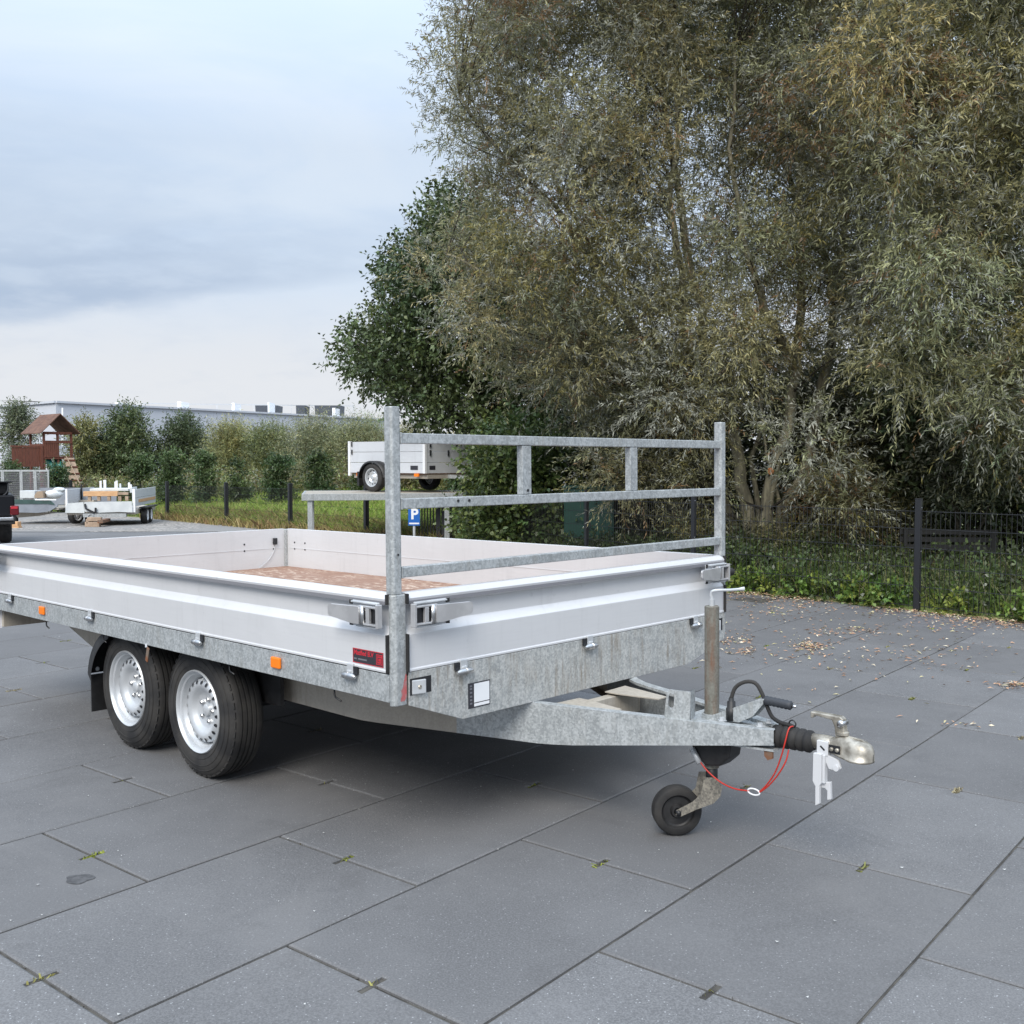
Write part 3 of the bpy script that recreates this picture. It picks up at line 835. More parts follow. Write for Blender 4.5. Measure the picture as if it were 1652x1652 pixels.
# breakaway cable with its hook
bc, _ = stem([(cx-.06, -.64, .335), (cx-.06, -.68, .300), (cx-.058, -.74, .268), (cx-.055, -.80, .255), (cx-.05, -.86, .258)], .0025, .0025, 6, jit=0)
MB().tube(bc, .0032, 6).build('breakaway_cable', 'red_cable', T, smooth=True)
bc, _ = stem([(cx-.05, -.905, .262), (cx-.05, -.94, .300), (cx-.05, -.975, .355), (cx-.05, -1.0, .42), (cx-.049, -1.015, .475), (cx-.03, -1.022, .528), (cx, -1.03, .53)], .0025, .0025, 6, jit=0)
MB().tube(bc, .0030, 6).build('breakaway_cable', 'red_cable', T, smooth=True)
bc, _ = stem([(cx-.05, -.905, .260), (cx-.05, -.945, .295), (cx-.05, -.985, .345), (cx-.045, -1.015, .40), (cx-.03, -1.02, .445)], .0025, .0025, 6, jit=0)
MB().tube(bc, .0030, 6).build('breakaway_cable', 'red_cable', T, smooth=True)
hk = [(cx-.05, -.882+.026*math.cos(a*math.pi/10), .259+.012*math.sin(a*math.pi/10)) for a in range(20)]
MB().tube(hk+[hk[0]], .0034, 6).build('carabiner', 'white_plastic', T, smooth=True)
MB().prism([(-.93, .43), (-.965, .43), (-.965, .405), (-.945, .395), (-.93, .41)], 0, cx-.055, cx-.045).build('brake_lug', 'rusty', T)

# corner posts
def chamfered(x0, x1, y0, y1, z0, z1, c_, corner):
    P = [(x0, y0), (x1, y0), (x1, y1), (x0, y1)]
    res = []
    for i, p in enumerate(P):
        if i in corner:
            a = Vector(P[i-1])-Vector(p); b2 = Vector(P[(i+1) % 4])-Vector(p)
            res += [tuple(Vector(p)+a.normalized()*c_), tuple(Vector(p)+b2.normalized()*c_)]
        else: res.append(p)
    return MB().prism(res, 2, z0, z1)
def lower_post(sx, sy, name='corner_post'):
    X = lambda v: v if sx > 0 else TW-v
    Y = lambda v: v if sy > 0 else TL-v
    wx, wy = (.062, .028) if (sx, sy) == (1, 1) else (.028, .062) if (sx, sy) == (-1, 1) else (.062, .062)
    xs_ = sorted((X(.0), X(wx))); ys_ = sorted((Y(.0), Y(wy)))
    k = {(1, 1): 0, (-1, 1): 1, (-1, -1): 2, (1, -1): 3}[(sx, sy)]
    return chamfered(xs_[0], xs_[1], ys_[0], ys_[1], .632, 1.05, .016 if sy > 0 else .022, [k]).build(name, 'galv', T, bevel=.004)
for sx, sy in ((1, 1), (-1, 1), (1, -1), (-1, -1)): lower_post(sx, sy)
# red paint rub on the foot of the near post
rub = [(.030, .650), (.048, .648), (.060, .662), (.0605, .745), (.056, .752), (.046, .720), (.042, .700), (.034, .690), (.036, .672)]
MB().add([(x, -.0008, z) for x, z in rub], [tuple(range(len(rub)))]).build('red_paint_rub', 'red_paint', T)

# headboard rack: two posts, three rails, two struts
for sx in (1, -1):
    x0, x1 = (.004, .052) if sx > 0 else (TW-.052, TW-.004)
    chamfered(x0, x1, .004, .052, 1.0505, 1.750, .008, [0, 1, 2, 3]).build('rack_post', 'galv', T, bevel=.003)
for z in (1.131, 1.388, 1.633):
    MB().box(.0535, TW-.0535, .008, .044, z-.0195, z+.0195).build('rack_rail', 'galv', T, bevel=.003)
for z in (1.131, 1.388, 1.633):
    for x in (.0525, TW-.0525):
        MB().box(x-.001, x+.006 if x < 1 else x+.001, .0055, .0465, z-.022, z+.022).build('weld_bead', 'galv', T, bevel=.003)
for x in (.738, 1.472):
    MB().box(x-.028, x+.028, .010, .042, 1.4085, 1.6125).build('rack_strut', 'galv', T, bevel=.003)
b = MB()
for x in (.34, .40): b.lathe([(0, 0), (0, .006), (.002, .006), (.002, 0)], (x, .0075, 1.392), (0, -1, 0), 10)
b.lathe([(0, 0), (0, .006), (.002, .006), (.002, 0)], (.742, .0095, 1.425), (0, -1, 0), 10)
b.lathe([(0, 0), (0, .004), (.002, .004), (.002, 0)], (.030, .0035, 1.20), (0, -1, 0), 10)
b.build('bolt_hole', 'black_metal', T)['kind'] = 'stuff'

# board latches at the corners: base plate, hook frame and tapering lever
def latch(o, u, n_, name='board_latch'):
    "o: corner end on the board face, u: direction along the board away from the post, n_: outward"
    L = empty(name, (0, 0, 0), parent=T)
    o, u, n_ = Vector(o), Vector(u), Vector(n_); z_ = Vector((0, 0, 1))
    P = lambda a, h, k: o+u*a+n_*k+z_*h
    def ob(b, a0, a1, h0, h1, k0, k1): b.obox(P((a0+a1)/2, (h0+h1)/2, (k0+k1)/2), (u, z_, n_), (a1-a0, h1-h0, k1-k0))
    b = MB(); ob(b, .012, .19, -.046, .052, .0, .004); ob(b, .012, .17, .044, .050, .004, .016); ob(b, .012, .14, -.046, -.040, .004, .016)
    b.build('base_plate', 'zinc_pale', L, bevel=.0015)
    b = MB(); ob(b, -.004, .008, -.042, .046, .002, .027); ob(b, .0085, .112, .030, .038, .010, .025); ob(b, .0085, .112, -.036, -.028, .010, .025)
    ob(b, .050, .070, -.028, .030, .010, .024)
    b.build('hook_frame', 'lever_metal', L, bevel=.002)
    b = MB(); q0 = P(.085, -.03, .026); b.tube([P(.092, -.034, .020), P(.092, .036, .020)], .011, 12)
    b.build('pivot_pin', 'chrome', L, smooth=True)
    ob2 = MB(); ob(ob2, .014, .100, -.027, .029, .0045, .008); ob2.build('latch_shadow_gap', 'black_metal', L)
    poly = [(.100, -.030), (.100, .032), (.268, .030), (.274, .022), (.274, -.004), (.268, -.012), (.140, -.030)]
    b = MB(); m_ = len(poly)
    vs = [P(a, h, .018+.016*(a-.1)/.17) for a, h in poly]+[P(a, h, .034+.012*(a-.1)/.17) for a, h in poly]
    b.add(vs, [tuple(range(m_)), tuple(range(2*m_-1, m_-1, -1))]+[(i, (i+1) % m_, m_+(i+1) % m_, m_+i) for i in range(m_)])
    b.build('lever', 'lever_metal', L, bevel=.002)
    for q in ((.172, .189, .036, .052, .004, .008), (.172, .189, -.046, -.034, .004, .008)):
        b = MB(); ob(b, *q); b.build('rubber_pad', 'rubber', L)
zl = .970
latch((.064, -.0252, zl), (1, 0, 0), (0, -1, 0))
latch((-.0252, .034, zl), (0, 1, 0), (-1, 0, 0))
latch((TW-.056, -.0252, zl), (-1, 0, 0), (0, -1, 0))
latch((-.0252, TL-.064, zl), (0, -1, 0), (-1, 0, 0))
# black rubber stop outside the far front corner
MB().lathe([(0, 0), (0, .017), (.01, .021), (.055, .021), (.066, .016), (.068, 0)], (TW+.001, .022, .962), (1, -.25, 0), 18).build('rubber_stop', 'rubber', T, smooth=True)

# hinges along the foot of the boards
def hinge(o, u, n_):
    Hh = empty('board_hinge', (0, 0, 0), parent=T)
    o, u, n_ = Vector(o), Vector(u), Vector(n_); z_ = Vector((0, 0, 1))
    b = MB(); b.obox(o+n_*.006+z_*.012, (u, z_, n_), (.040, .040, .012)); b.obox(o+n_*.013-z_*.006, (u, z_, n_), (.022, .026, .010))
    b.build('hinge_bracket', 'zinc_pale', Hh, bevel=.003)
    b = MB(); b.lathe([(-.042, 0), (-.042, .006), (-.030, .0135), (-.006, .0145), (-.003, .010), (.003, .010), (.006, .0145), (.030, .0135), (.042, .006), (.042, 0)], o+n_*.017-z_*.015, u, 16)
    b.build('hinge_pin', 'chrome', Hh, smooth=True, angle=50)
    b = MB(); b.obox(o+n_*.006+z_*.008-u*.032, (u, z_, n_), (.026, .030, .008)); b.build('hinge_gap', 'black_metal', Hh)
for y in (.255, 1.42, 2.58, 3.72): hinge((0, y, .735), (0, 1, 0), (-1, 0, 0))
for x in (.345, 1.12, 1.95): hinge((x, -.002, .735), (1, 0, 0), (0, -1, 0))
# lashing eyes on the front plate
for x in (.125, TW-.105):
    MB().box(x-.05, x+.055, -.0035, -.002, .665, .728).build('eye_recess', 'black_metal', T)
    q = MB(); q.obox((x-.012, -.010, .694), ((1, -.25, 0), (.25, 1, 0), (0, 0, 1)), (.060, .007, .055)); q.build('lashing_eye', 'zinc_pale', T, bevel=.012)
    MB().lathe([(0, 0), (0, .009), (.003, .007), (.003, 0)], (x-.010, -.014, .694), (0, -1, 0), 12).build('eye_bolt', 'cast_metal', T)
# orange side markers
for y in (.775, 3.235):
    MB().box(-.014, .0, y-.034, y+.034, .680, .728).build('side_marker', 'orange_lens', T, bevel=.006)
# tie hooks under the rail
for y in (.42, 1.22, 2.52, 3.28):
    MB().tube([(.035, y, .648), (.035, y, .612), (.033, y-.01, .604), (.030, y-.05, .596)], .004, 6).build('tie_hook', 'black_metal', T, smooth=True)
# small red tag hanging over the rear wheel
b = MB(); b.obox((-.006, 1.93, .600), ((.1, 1, .25), (1, 0, 0), (.0, -.3, 1)), (.030, .006, .075)); b.build('hanging_tag', 'rusty', T, bevel=.003)
MB().tube([(-.004, 1.945, .652), (-.006, 1.94, .635)], .006, 8).build('tag_bracket', 'zinc_pale', T)

# sticker on the near drop side
stk = MB().box(-.0012, .0001, .060, .247, .773, .829).build('maker_sticker', 'sticker_black', T)
MB().box(-.0019, -.0013, .060, .247, .826, .829).box(-.0019, -.0013, .060, .247, .773, .7755).box(-.0019, -.0013, .0605, .063, .7756, .8259).box(-.0019, -.0013, .244, .2465, .7756, .8259).build('sticker_border', 'sticker_red', stk)
rot_side = (R(90), 0, R(-90))
text('lettering', 'Matfled B.V', .026, 'sticker_red', stk, (-.0016, .240, .800), rot_side, bold=.0006)
for a0, a1 in ((.222, .240), (.160, .214)): MB().box(-.0017, -.0013, a0, a1, .786, .792).build('print_line', 'sticker_grey', stk)
b = MB(); b.box(-.0019, -.0013, .066, .102, .781, .820); b.build('logo', 'sticker_red', stk)
b = MB()
for (a0, a1, z0, z1) in ((.070, .098, .8145, .8165), (.0955, .098, .785, .8145), (.070, .0955, .785, .787), (.070, .0725, .787, .808), (.0725, .091, .8055, .808), (.0885, .091, .793, .8055), (.077, .0885, .793, .795)):
    b.box(-.0026, -.002, a0, a1, z0, z1)
b.build('logo_line', 'sticker_black', stk)['kind'] = 'stuff'
# weight label on the front plate
lb = MB().box(.375, .497, -.0032, -.0022, .562, .664).build('weight_label', 'sticker_black', T)
MB().box(.407, .492, -.0040, -.0033, .583, .659).build('label_field', 'white_plastic', lb)
MB().box(.407, .492, -.0040, -.0033, .567, .579).build('label_field', 'white_plastic', lb)
for z0_ in (.578, .592, .606, .622, .637, .648): MB().box(.384, .396, -.0037, -.0033, z0_, z0_+.007).build('print_mark', 'sticker_grey', lb)

# wheels: steel rims with pierced holes, tyres with grooves
def make_wheel():
    Wl = empty('wheel', (0, 0, 0), parent=T)
    # axis along -x (outer face towards -x); local origin = outer face centre of tyre
    prof = [(.012, .196), (.004, .214), (.0, .245), (.004, .275), (.014, .300), (.026, .317), (.040, .324)]
    for gx in (.062, .088, .112, .137):
        prof += [(gx-.005, .3255), (gx-.004, .3185), (gx+.004, .3185), (gx+.005, .3255)]
    prof += [(.160, .324), (.174, .317), (.186, .300), (.196, .275), (.2, .245), (.196, .214), (.188, .196), (.10, .19)]
    MB().lathe(prof, (0, 0, 0), (1, 0, 0), 64, close=True).build('tyre', 'rubber', Wl, smooth=True, angle=42)
    b = MB()
    n = 44                      # shoulder blocks as raised ribs
    for k in range(n):
        a = 2*math.pi*k/n; c_, s_ = math.cos(a), math.sin(a)
        b.obox((.029, .3145*c_, .3145*s_), ((1, -.35*c_, -.35*s_), (0, -s_, c_), (.35, c_, s_)), (.016, .030, .0085))
    b.build('tread_block', 'rubber', Wl)['kind'] = 'stuff'
    b = MB()
    for r_ in (.228, .262, .288): b.lathe([(.0015 if r_ < .27 else .0075, r_-.0018), (-.001 if r_ < .27 else .005, r_), (.0015 if r_ < .27 else .0075, r_+.0018)], (0, 0, 0), (1, 0, 0), 64)
    b.build('sidewall_ring', 'rubber', Wl, smooth=True)['kind'] = 'stuff'
    rim = MB().lathe([(.004, .204), (.000, .200), (.004, .194), (.016, .190), (.020, .181), (.032, .178), (.042, .170), (.052, .166), (.078, .160), (.110, .156), (.110, .204), (.012, .206)], (0, 0, 0), (1, 0, 0), 56, close=True).build('rim', 'rim_silver', Wl, smooth=True, angle=40)
    disc = MB().lathe([(.070, .160), (.046, .156), (.033, .148), (.027, .134), (.028, .120), (.038, .104), (.052, .092), (.058, .084), (.066, .042), (.066, .038), (.066, .030), (.066, .0), (.085, .0), (.085, .158)], (0, 0, 0), (1, 0, 0), 56).build('wheel_disc', 'rim_silver', Wl, smooth=True, angle=40)
    b = MB()
    for k in range(20):
        a = 2*math.pi*(k+.5)/20; c_, s_ = math.cos(a), math.sin(a)
        q = Vector((.0300, .1415*c_, .1415*s_)); nn = Vector((-.90, .43*c_, .43*s_)).normalized()
        rad_ = Vector((.43, .90*c_, .90*s_)).normalized(); tg = Vector((0, -s_, c_))
        ringp = [q+nn*.003+tg*(.0085*math.cos(t_*math.pi/5))+rad_*(.0115*math.sin(t_*math.pi/5)) for t_ in range(10)]
        b.add(ringp, [tuple(range(10))])
    b.build('rim_hole', 'black_metal', Wl)['kind'] = 'stuff'
    for k in range(5):
        b = MB(); a = 2*math.pi*k/5+.4; b.lathe([(.064, .013), (.054, .012), (.049, .009), (.048, .0)], (0, .056*math.cos(a), .056*math.sin(a)), (1, 0, 0), 6)
        b.build('wheel_nut', 'chrome', Wl, bevel=.001)
    MB().lathe([(.068, .031), (.052, .029), (.047, .022), (.046, .0)], (0, 0, 0), (1, 0, 0), 24).build('hub_cap', 'rim_silver', Wl, smooth=True, angle=40)
    MB().tube([(.012, .0, .158), (.030, .004, .172)], .0035, 6).build('valve', 'zinc_pale', Wl)
    return Wl
w1 = make_wheel()
spots = [((.085, 1.622, .343), 0, .2), ((.085, 2.368, .350), 0, 1.1), ((TW-.085, 1.622, .343), math.pi, .5), ((TW-.085, 2.368, .350), math.pi, 1.9)]
for i, (p, rz, roll) in enumerate(spots):
    o = w1 if i == 0 else copy_tree(w1, T)
    o.location = p; o.rotation_euler = Euler((roll, 0, rz), 'XYZ')
for sx in (1, -1):
    X = (lambda v: v) if sx > 0 else (lambda v: TW-v)
    for y in (1.622, 2.368):
        MB().tube([(X(.27), y, .345), (X(TW/2), y, .345)], .035, 10).build('axle', 'black_metal', T)
    # tandem mudguard
    arc = []
    for k in range(0, 11):
        a = R(6+66*k/10); arc.append((2.368+.400*math.cos(a), .350+.325*math.sin(a)))
    b = MB()
    for (xa, xb, lip) in ((.052, .285, 0),):
        n = len(arc)
        for (y, z) in arc: b.v += [(X(xa), y-.035 if y > 2.5 else y, z-.035), (X(xa), y, z), (X(xb), y, z)]
        for i in range(n-1): b.f += [(3*i, 3*i+1, 3*i+4, 3*i+3), (3*i+1, 3*i+2, 3*i+5, 3*i+4)]
    mg = b.build('mudguard', 'black_plastic', T, smooth=True)
    MB().lathe([(0, 0), (0, .012), (.008, .008), (.008, 0)], (X(.105), 2.757, .405), (0, 1, 0), 10).build('mudguard_bolt', 'zinc_pale', mg)
    xs_ = sorted((X(.07), X(.285)))
    MB().box(xs_[0], xs_[1], 2.763, 2.771, .165, .375).build('mud_flap', 'black_plastic', T)
    MB().box(*sorted((X(.29), X(.31))), 1.2, 2.8, .40, .66).build('wheel_arch_panel', 'black_plastic', T)
# rear inside corner fittings seen over the boards
b = MB()
for (a, z) in ((-.16, .95), (-.16, .90), (-.42, .95), (-.42, .90)):
    b.lathe([(0, 0), (0, .007), (.003, .007), (.003, 0)], (TW+a, TL-.0425, z), (0, -1, 0), 8)
for (a, z) in ((.16, .95), (.30, .95), (.16, .90), (.30, .90)):
    b.lathe([(0, 0), (0, .007), (.003, .007), (.003, 0)], (TW-.0425, TL-a, z), (-1, 0, 0), 8)
b.build('rivet', 'black_metal', T)['kind'] = 'stuff'
rc, _ = stem([(TW-.15, TL-.047, .955), (TW-.155, TL-.048, .90), (TW-.21, TL-.050, .82), (TW-.30, TL-.055, .762)], .003, .003, 4, jit=0)
MB().tube(rc, .003, 5).build('tail_strap', 'zinc_pale', T)
MB().box(TW-.165, TW-.135, TL-.060, TL-.0435, .935, .985).build('strap_anchor', 'black_metal', T)

# ================================================================== BACKGROUND
# ---- warehouse far behind
wh = empty('warehouse', (0, 0, 0))
tag(wh, 'long pale blue grey warehouse far behind the shrubs', 'warehouse')
c0 = at(90, 650, 120); c1 = at(640, 675, 172); cl = at(-420, 712, 165)
zt = c0.z
def wall_panels(a, b2, top_a, top_b, n):
    d = Vector((b2.x-a.x, b2.y-a.y, 0))/n
    nn = Vector((d.y, -d.x, 0)).normalized()
    if nn.y > 0: nn = -nn
    th = nn*.35
    for i in range(n):
        p, q = a+d*i, a+d*(i+1); g = d.normalized()*.012
        z1 = top_a+(top_b-top_a)*i/n; z2 = top_a+(top_b-top_a)*(i+1)/n
        b = MB(); P = [Vector((p.x, p.y, -2))+g, Vector((q.x, q.y, -2))-g, Vector((q.x, q.y, z2))-g, Vector((p.x, p.y, z1))+g]
        b.add(P+[v_-th for v_ in P], [(0,1,2,3), (7,6,5,4), (0,4,5,1), (1,5,6,2), (2,6,7,3), (3,7,4,0)])
        b.build('wall_panel', 'clad_panel', wh)
    b = MB(); b.bar(Vector((a.x, a.y, top_a+.12)), Vector((b2.x, b2.y, top_b+.12)), .5, .24); b.build('roof_edge', 'clad_panel', wh)
c0f = Vector((c0.x, c0.y, 0)); c1f = Vector((c1.x, c1.y, 0)); clf = Vector((cl.x, cl.y, 0))
wall_panels(c0f, c1f, zt, zt-.05, 16)
wall_panels(clf, c0f, zt-1.6, zt, 12)
# shallow pale roof rising behind the eaves
rr = MB()
q0 = Vector((c0.x, c0.y, zt+.1)); q1 = Vector((c1.x, c1.y, zt+.05))
off = Vector((-28, 40, 2.6))
rr.add([q0, q1, q1+off, q0+off*.9], [(0, 1, 2, 3)]); rr.add([q0-Vector((0, 0, .2)), q1-Vector((0, 0, .2)), q1+off-Vector((0, 0, .2)), q0+off*.9-Vector((0, 0, .2))], [(3, 2, 1, 0)])
rr.build('roof', 'pale_roof', wh)
def roof_box(px0, px1, py0, py1, Y, mt, name, inset=.0):
    p, q = at(px0, py1, Y), at(px1, py0, Y)
    w = q.x-p.x
    b = MB(); b.add([(p.x, Y, p.z-1), (q.x, Y, p.z-1), (q.x, Y+4, p.z-1), (p.x, Y+4, p.z-1), (p.x-inset*w, Y, q.z), (q.x+inset*w, Y, q.z), (q.x+inset*w, Y+4, q.z), (p.x-inset*w, Y+4, q.z)],
          [(3,2,1,0),(4,5,6,7),(0,1,5,4),(1,2,6,5),(2,3,7,6),(3,0,4,7)])
    return b.build(name, mt, wh)
for (a, b2) in ((413, 446), (478, 491), (509, 548)): roof_box(a, b2, 654, 667, 166, 'roof_dark', 'roof_unit', .04)
for (a, b2, t_) in ((432, 434, 649), (536, 541, 658), (286, 292, 648), (186, 191, 649), (374, 378, 650)): roof_box(a, b2, t_, 662, 160, 'white_plastic', 'roof_vent')
b = MB(); b.bar(at(230, 651, 150), at(572, 655, 176), .10, .10); b.build('roof_rail', 'zinc_pale', wh)
for k in (230, 290, 350, 410, 470, 530, 570):
    Yk = 150+26*(k-230)/340; b = MB(); b.bar(at(k, 652, Yk), at(k, 668, Yk), .07, .07); b.build('roof_rail_post', 'zinc_pale', wh)
for px in (101, 260, 388):
    Yp = 119+52*(px-90)/550-.6; b = MB(); b.bar(at(px, 658, Yp), at(px, 720, Yp), .18, .18, (0, 1, 0)); b.build('downpipe', 'white_plastic' if px < 200 else 'zinc_pale', wh)

# ---- mesh fence along the yard
fence = empty('mesh_fence', (0, 0, 0))
tag(fence, 'black double rod mesh fence running from right edge behind the trailer to the far left', 'fence')
def fence_z(p): return gz(p.x, p.y)
WIRE = 1.0
for i, p in enumerate(FENCE):
    if i in (7,): continue
    z = fence_z(p); hgt = 1.155 if i < 8 else 1.16
    d = (FENCE[min(i+1, len(FENCE)-1)]-FENCE[max(i-1, 0)]).normalized()
    zb = -.05 if i < 8 else .0
    b = MB(); b.obox((p.x, p.y, z+(hgt+zb)/2), ((d.x, d.y, 0), (-d.y, d.x, 0), (0, 0, 1)), (.062 if i < 8 else .09, .042 if i < 8 else .09, hgt-zb)); po = b.build('post', 'black_metal', fence, bevel=.003)
    MB().obox((p.x, p.y, z+hgt+.004), ((d.x, d.y, 0), (-d.y, d.x, 0), (0, 0, 1)), (.066, .046, .008)).build('post_cap', 'black_plastic', po)
    for zz_ in (.09, .62, 1.07):
        if i < 6:
            b = MB()
            for sg in (-1, 1): b.lathe([(0, 0), (0, .006), (.004, .004), (.004, 0)], Vector((p.x, p.y, z+zz_))+Vector((d.x, d.y, 0))*sg*.045+Vector((d.y, -d.x, 0))*-.024, (-d.y, d.x, 0), 8)
            b.build('clip', 'chrome', po)['kind'] = 'stuff'
for i in range(len(FENCE)-1):
    if i >= 11: step = .1
    else: step = .05
    a, c_ = FENCE[i], FENCE[i+1]; d = (c_-a); L_ = d.length; d = d/L_
    za, zc = fence_z(a), fence_z(c_)
    nn = Vector((d.y, -d.x, 0))*-.02
    b = MB(); k = .04
    rt = .0031 if i < 6 else .0028
    A = lambda t_, z: Vector((a.x+d.x*t_, a.y+d.y*t_, za+(zc-za)*t_/L_+z))
    while k < L_-.03:
        p0, p1 = A(k, .03), A(k, 1.045)
        b.tube([p0, p1], rt, 4, cap=False); k += step
    for zz_ in (.05, .25, .45, .65, .85, 1.03):
        for off_ in (.007, -.007):
            o_ = Vector((d.y, -d.x, 0))*off_
            b.tube([A(.02, zz_)+o_, A(L_-.02, zz_)+o_], rt*1.15, 4, cap=False)
    b.build('mesh_panel', 'black_metal', fence)['kind'] = 'stuff'
# gate posts and bar gate next to them
gate = empty('bar_gate', (0, 0, 0)); tag(gate, 'dark bar gate with thick posts behind the display platform', 'gate')
for px in (707, 716, 725):
    p = at(px, 800, 20.1); zb = gz(p.x, 20.1)
    MB().box(p.x-.045, p.x+.045, 20.05, 20.14, zb, .93).build('gate_post', 'black_metal', gate, bevel=.004)
p0, p1 = at(676, 800, 20.6), at(704, 800, 20.2)
for k in range(6):
    q = p0.lerp(p1, k/6); MB().box(q.x-.012, q.x+.012, q.y-.012, q.y+.012, gz(q.x, q.y)+.08, .90).build('gate_bar', 'black_metal', gate)
for z in (-.0, .88):
    b = MB(); b.bar((p0.x-.02, p0.y, z), (p1.x, p1.y, z), .035, .035); b.build('gate_rail', 'black_metal', gate)

# ---- parking sign
sg_p = at(668, 835, 18.6); sg = empty('parking_sign', (sg_p.x, sg_p.y, gz(0, 18.6))); tag(sg, 'small blue parking sign on a short post', 'sign')
zs = sg_p.z-gz(0, 18.6)
MB().lathe([(0, 0), (0, .025), (zs+.12, .025), (zs+.12, 0)], (0, .03, 0), (0, 0, 1), 12).build('post', 'zinc_pale', sg, smooth=True, angle=40)
pl_ = MB().box(-.105, .105, -.004, .004, zs-.145, zs+.15).build('plate', 'sign_blue', sg, bevel=.003)
text('letter', 'P', .26, 'white_plastic', pl_, (-.06, -.005, zs-.075), (R(90), 0, 0), bold=.008)
MB().box(-.09, .09, -.0065, -.0045, zs-.118, zs-.092).build('white_strip', 'white_plastic', pl_)

# ---- display platform with a box trailer on it
PY = 20.0
pa = at(491, 799, 19.2); pb = at(770, 799, 20.6)
plat = empty('display_platform', (pa.x, pa.y, gz(0, PY))); tag(plat, 'galvanised display platform on legs carrying a small box trailer', 'platform')
zt_p = at(600, 795, 20).z-gz(0, PY)
ex = Vector((pb.x-pa.x, .55, 0)); Lp = ex.length; ang_p = math.atan2(ex.y, ex.x); plat.rotation_euler = (0, 0, ang_p)
dpt = 2.0
MB().box(0, Lp, 0, dpt, zt_p-.025, zt_p).build('deck', 'galv_under', plat)
for (y0_, y1_) in ((-.05, -.002), (dpt+.002, dpt+.05)): MB().box(-.05, Lp+.05, y0_, y1_, zt_p-.12, zt_p+.005).build('edge_beam', 'galv', plat, bevel=.004)
for (x0_, x1_) in ((-.05, -.002), (Lp+.002, Lp+.05)): MB().box(x0_, x1_, 0, dpt, zt_p-.12, zt_p+.003).build('edge_beam', 'galv', plat, bevel=.004)
for k in range(1, 4): MB().box(Lp*k/4-.03, Lp*k/4+.03, .0, dpt, zt_p-.11, zt_p-.03).build('joist', 'galv_under', plat)
for (lx, ly) in ((.10, .03), (Lp-.55, .03), (.10, dpt-.03), (Lp-.3, dpt-.03)): MB().box(lx-.045, lx+.045, ly-.045, ly+.045, 0, zt_p-.121).build('leg', 'galv', plat, bevel=.004)

def simple_wheel(parent, loc, axis, r, w, rimr, rim_mt='rim_silver'):
    Wl = empty('wheel', (0, 0, 0), parent=parent); h_ = w/2
    MB().lathe([(-h_*.9, rimr), (-h_, rimr*1.15), (-h_*.95, r*.88), (-h_*.7, r*.985), (0, r), (h_*.7, r*.985), (h_*.95, r*.88), (h_, rimr*1.15), (h_*.9, rimr)], loc, axis, 36, close=True).build('tyre', 'rubber', Wl, smooth=True, angle=50)
    MB().lathe([(h_*.92, rimr), (h_*.86, rimr*.9), (h_*.2, rimr*.86), (h_*.35, rimr*.7), (h_*.55, rimr*.55), (h_*.3, rimr*.4), (h_*.75, rimr*.22), (h_*.75, 0)], loc, axis, 32).build('rim', rim_mt, Wl, smooth=True, angle=35)
    b = MB(); ax = Vector(axis).normalized(); u = ax.orthogonal().normalized(); v_ = ax.cross(u)
    for k in range(10):
        a = 2*math.pi*k/10; q = Vector(loc)+ax*h_*.33+(u*math.cos(a)+v_*math.sin(a))*rimr*.70
        b.lathe([(0, 0), (0, rimr*.075), (.012, rimr*.07), (.012, 0)], q, ax, 8)
    b.build('rim_hole', 'black_metal', Wl)['kind'] = 'stuff'
    return Wl
# white single axle box trailer: x = to the right along its side, y = away from the camera, side face at y=0
bt = empty('box_trailer', (0, 0, 0)); tag(bt, 'white single axle box trailer parked up on the display platform', 'trailer')
bo = at(686, 764, 19.9)
zplat = zt_p+gz(0, PY)
bt.location = (bo.x, bo.y, zplat); bt.rotation_euler = (0, 0, R(-40))
BL, BW = 2.15, 1.32
zf = bo.z-zplat; zh = .63
def planks(parent, pA, pB, z0, z1, n, th, name, mt):
    pA, pB = Vector(pA), Vector(pB)
    for k in range(n):
        za, zb_ = z0+(z1-z0)*k/n+.004, z0+(z1-z0)*(k+1)/n-.004
        b = MB(); b.bar((*pA, (za+zb_)/2), (*pB, (za+zb_)/2), th, zb_-za); b.build(name, mt, parent, bevel=.003)
planks(bt, (-BL, 0), (-.03, 0), zf, zf+zh, 3, .03, 'side_panel', 'alu_far')
planks(bt, (-BL, BW), (-.03, BW), zf, zf+zh, 3, .03, 'side_panel', 'alu_far')
planks(bt, (0, .02), (0, BW-.02), zf, zf+zh, 3, .03, 'end_panel', 'alu_far')
planks(bt, (-BL, .02), (-BL, BW-.02), zf, zf+zh, 3, .03, 'end_panel', 'alu_far')
for (x, y) in ((-.005, -.005), (-BL, -.005), (-.005, BW), (-BL, BW)): MB().box(x-.03, x+.03, y-.03, y+.03, zf-.06 if x < -1 else zf, zf+zh+.012).build('corner_post', 'white_plastic', bt, bevel=.004)
MB().box(-BL, 0, .02, BW-.02, zf-.02, zf+.02).build('floor', 'plywood', bt)
MB().box(-BL+.05, -.0, .06, BW-.06, zf-.10, zf-.025).build('chassis', 'galv_under', bt)
for (x, z) in ((-.2, .0), (-1.85, .0)): MB().box(x-.06, x+.06, -.045, -.016, zf-.06, zf+.0).build('side_marker', 'orange_lens', bt)
for (x, y, ax) in ((-.28, -.018, 0), (.018, .18, 1)):
    if ax == 0: MB().box(x-.10, x+.10, y-.004, y, zf+.07, zf+.15).build('maker_plate', 'sticker_black', bt)
    else: MB().box(x-.004, x, y-.08, y+.08, zf+.07, zf+.15).build('maker_plate', 'sticker_black', bt)
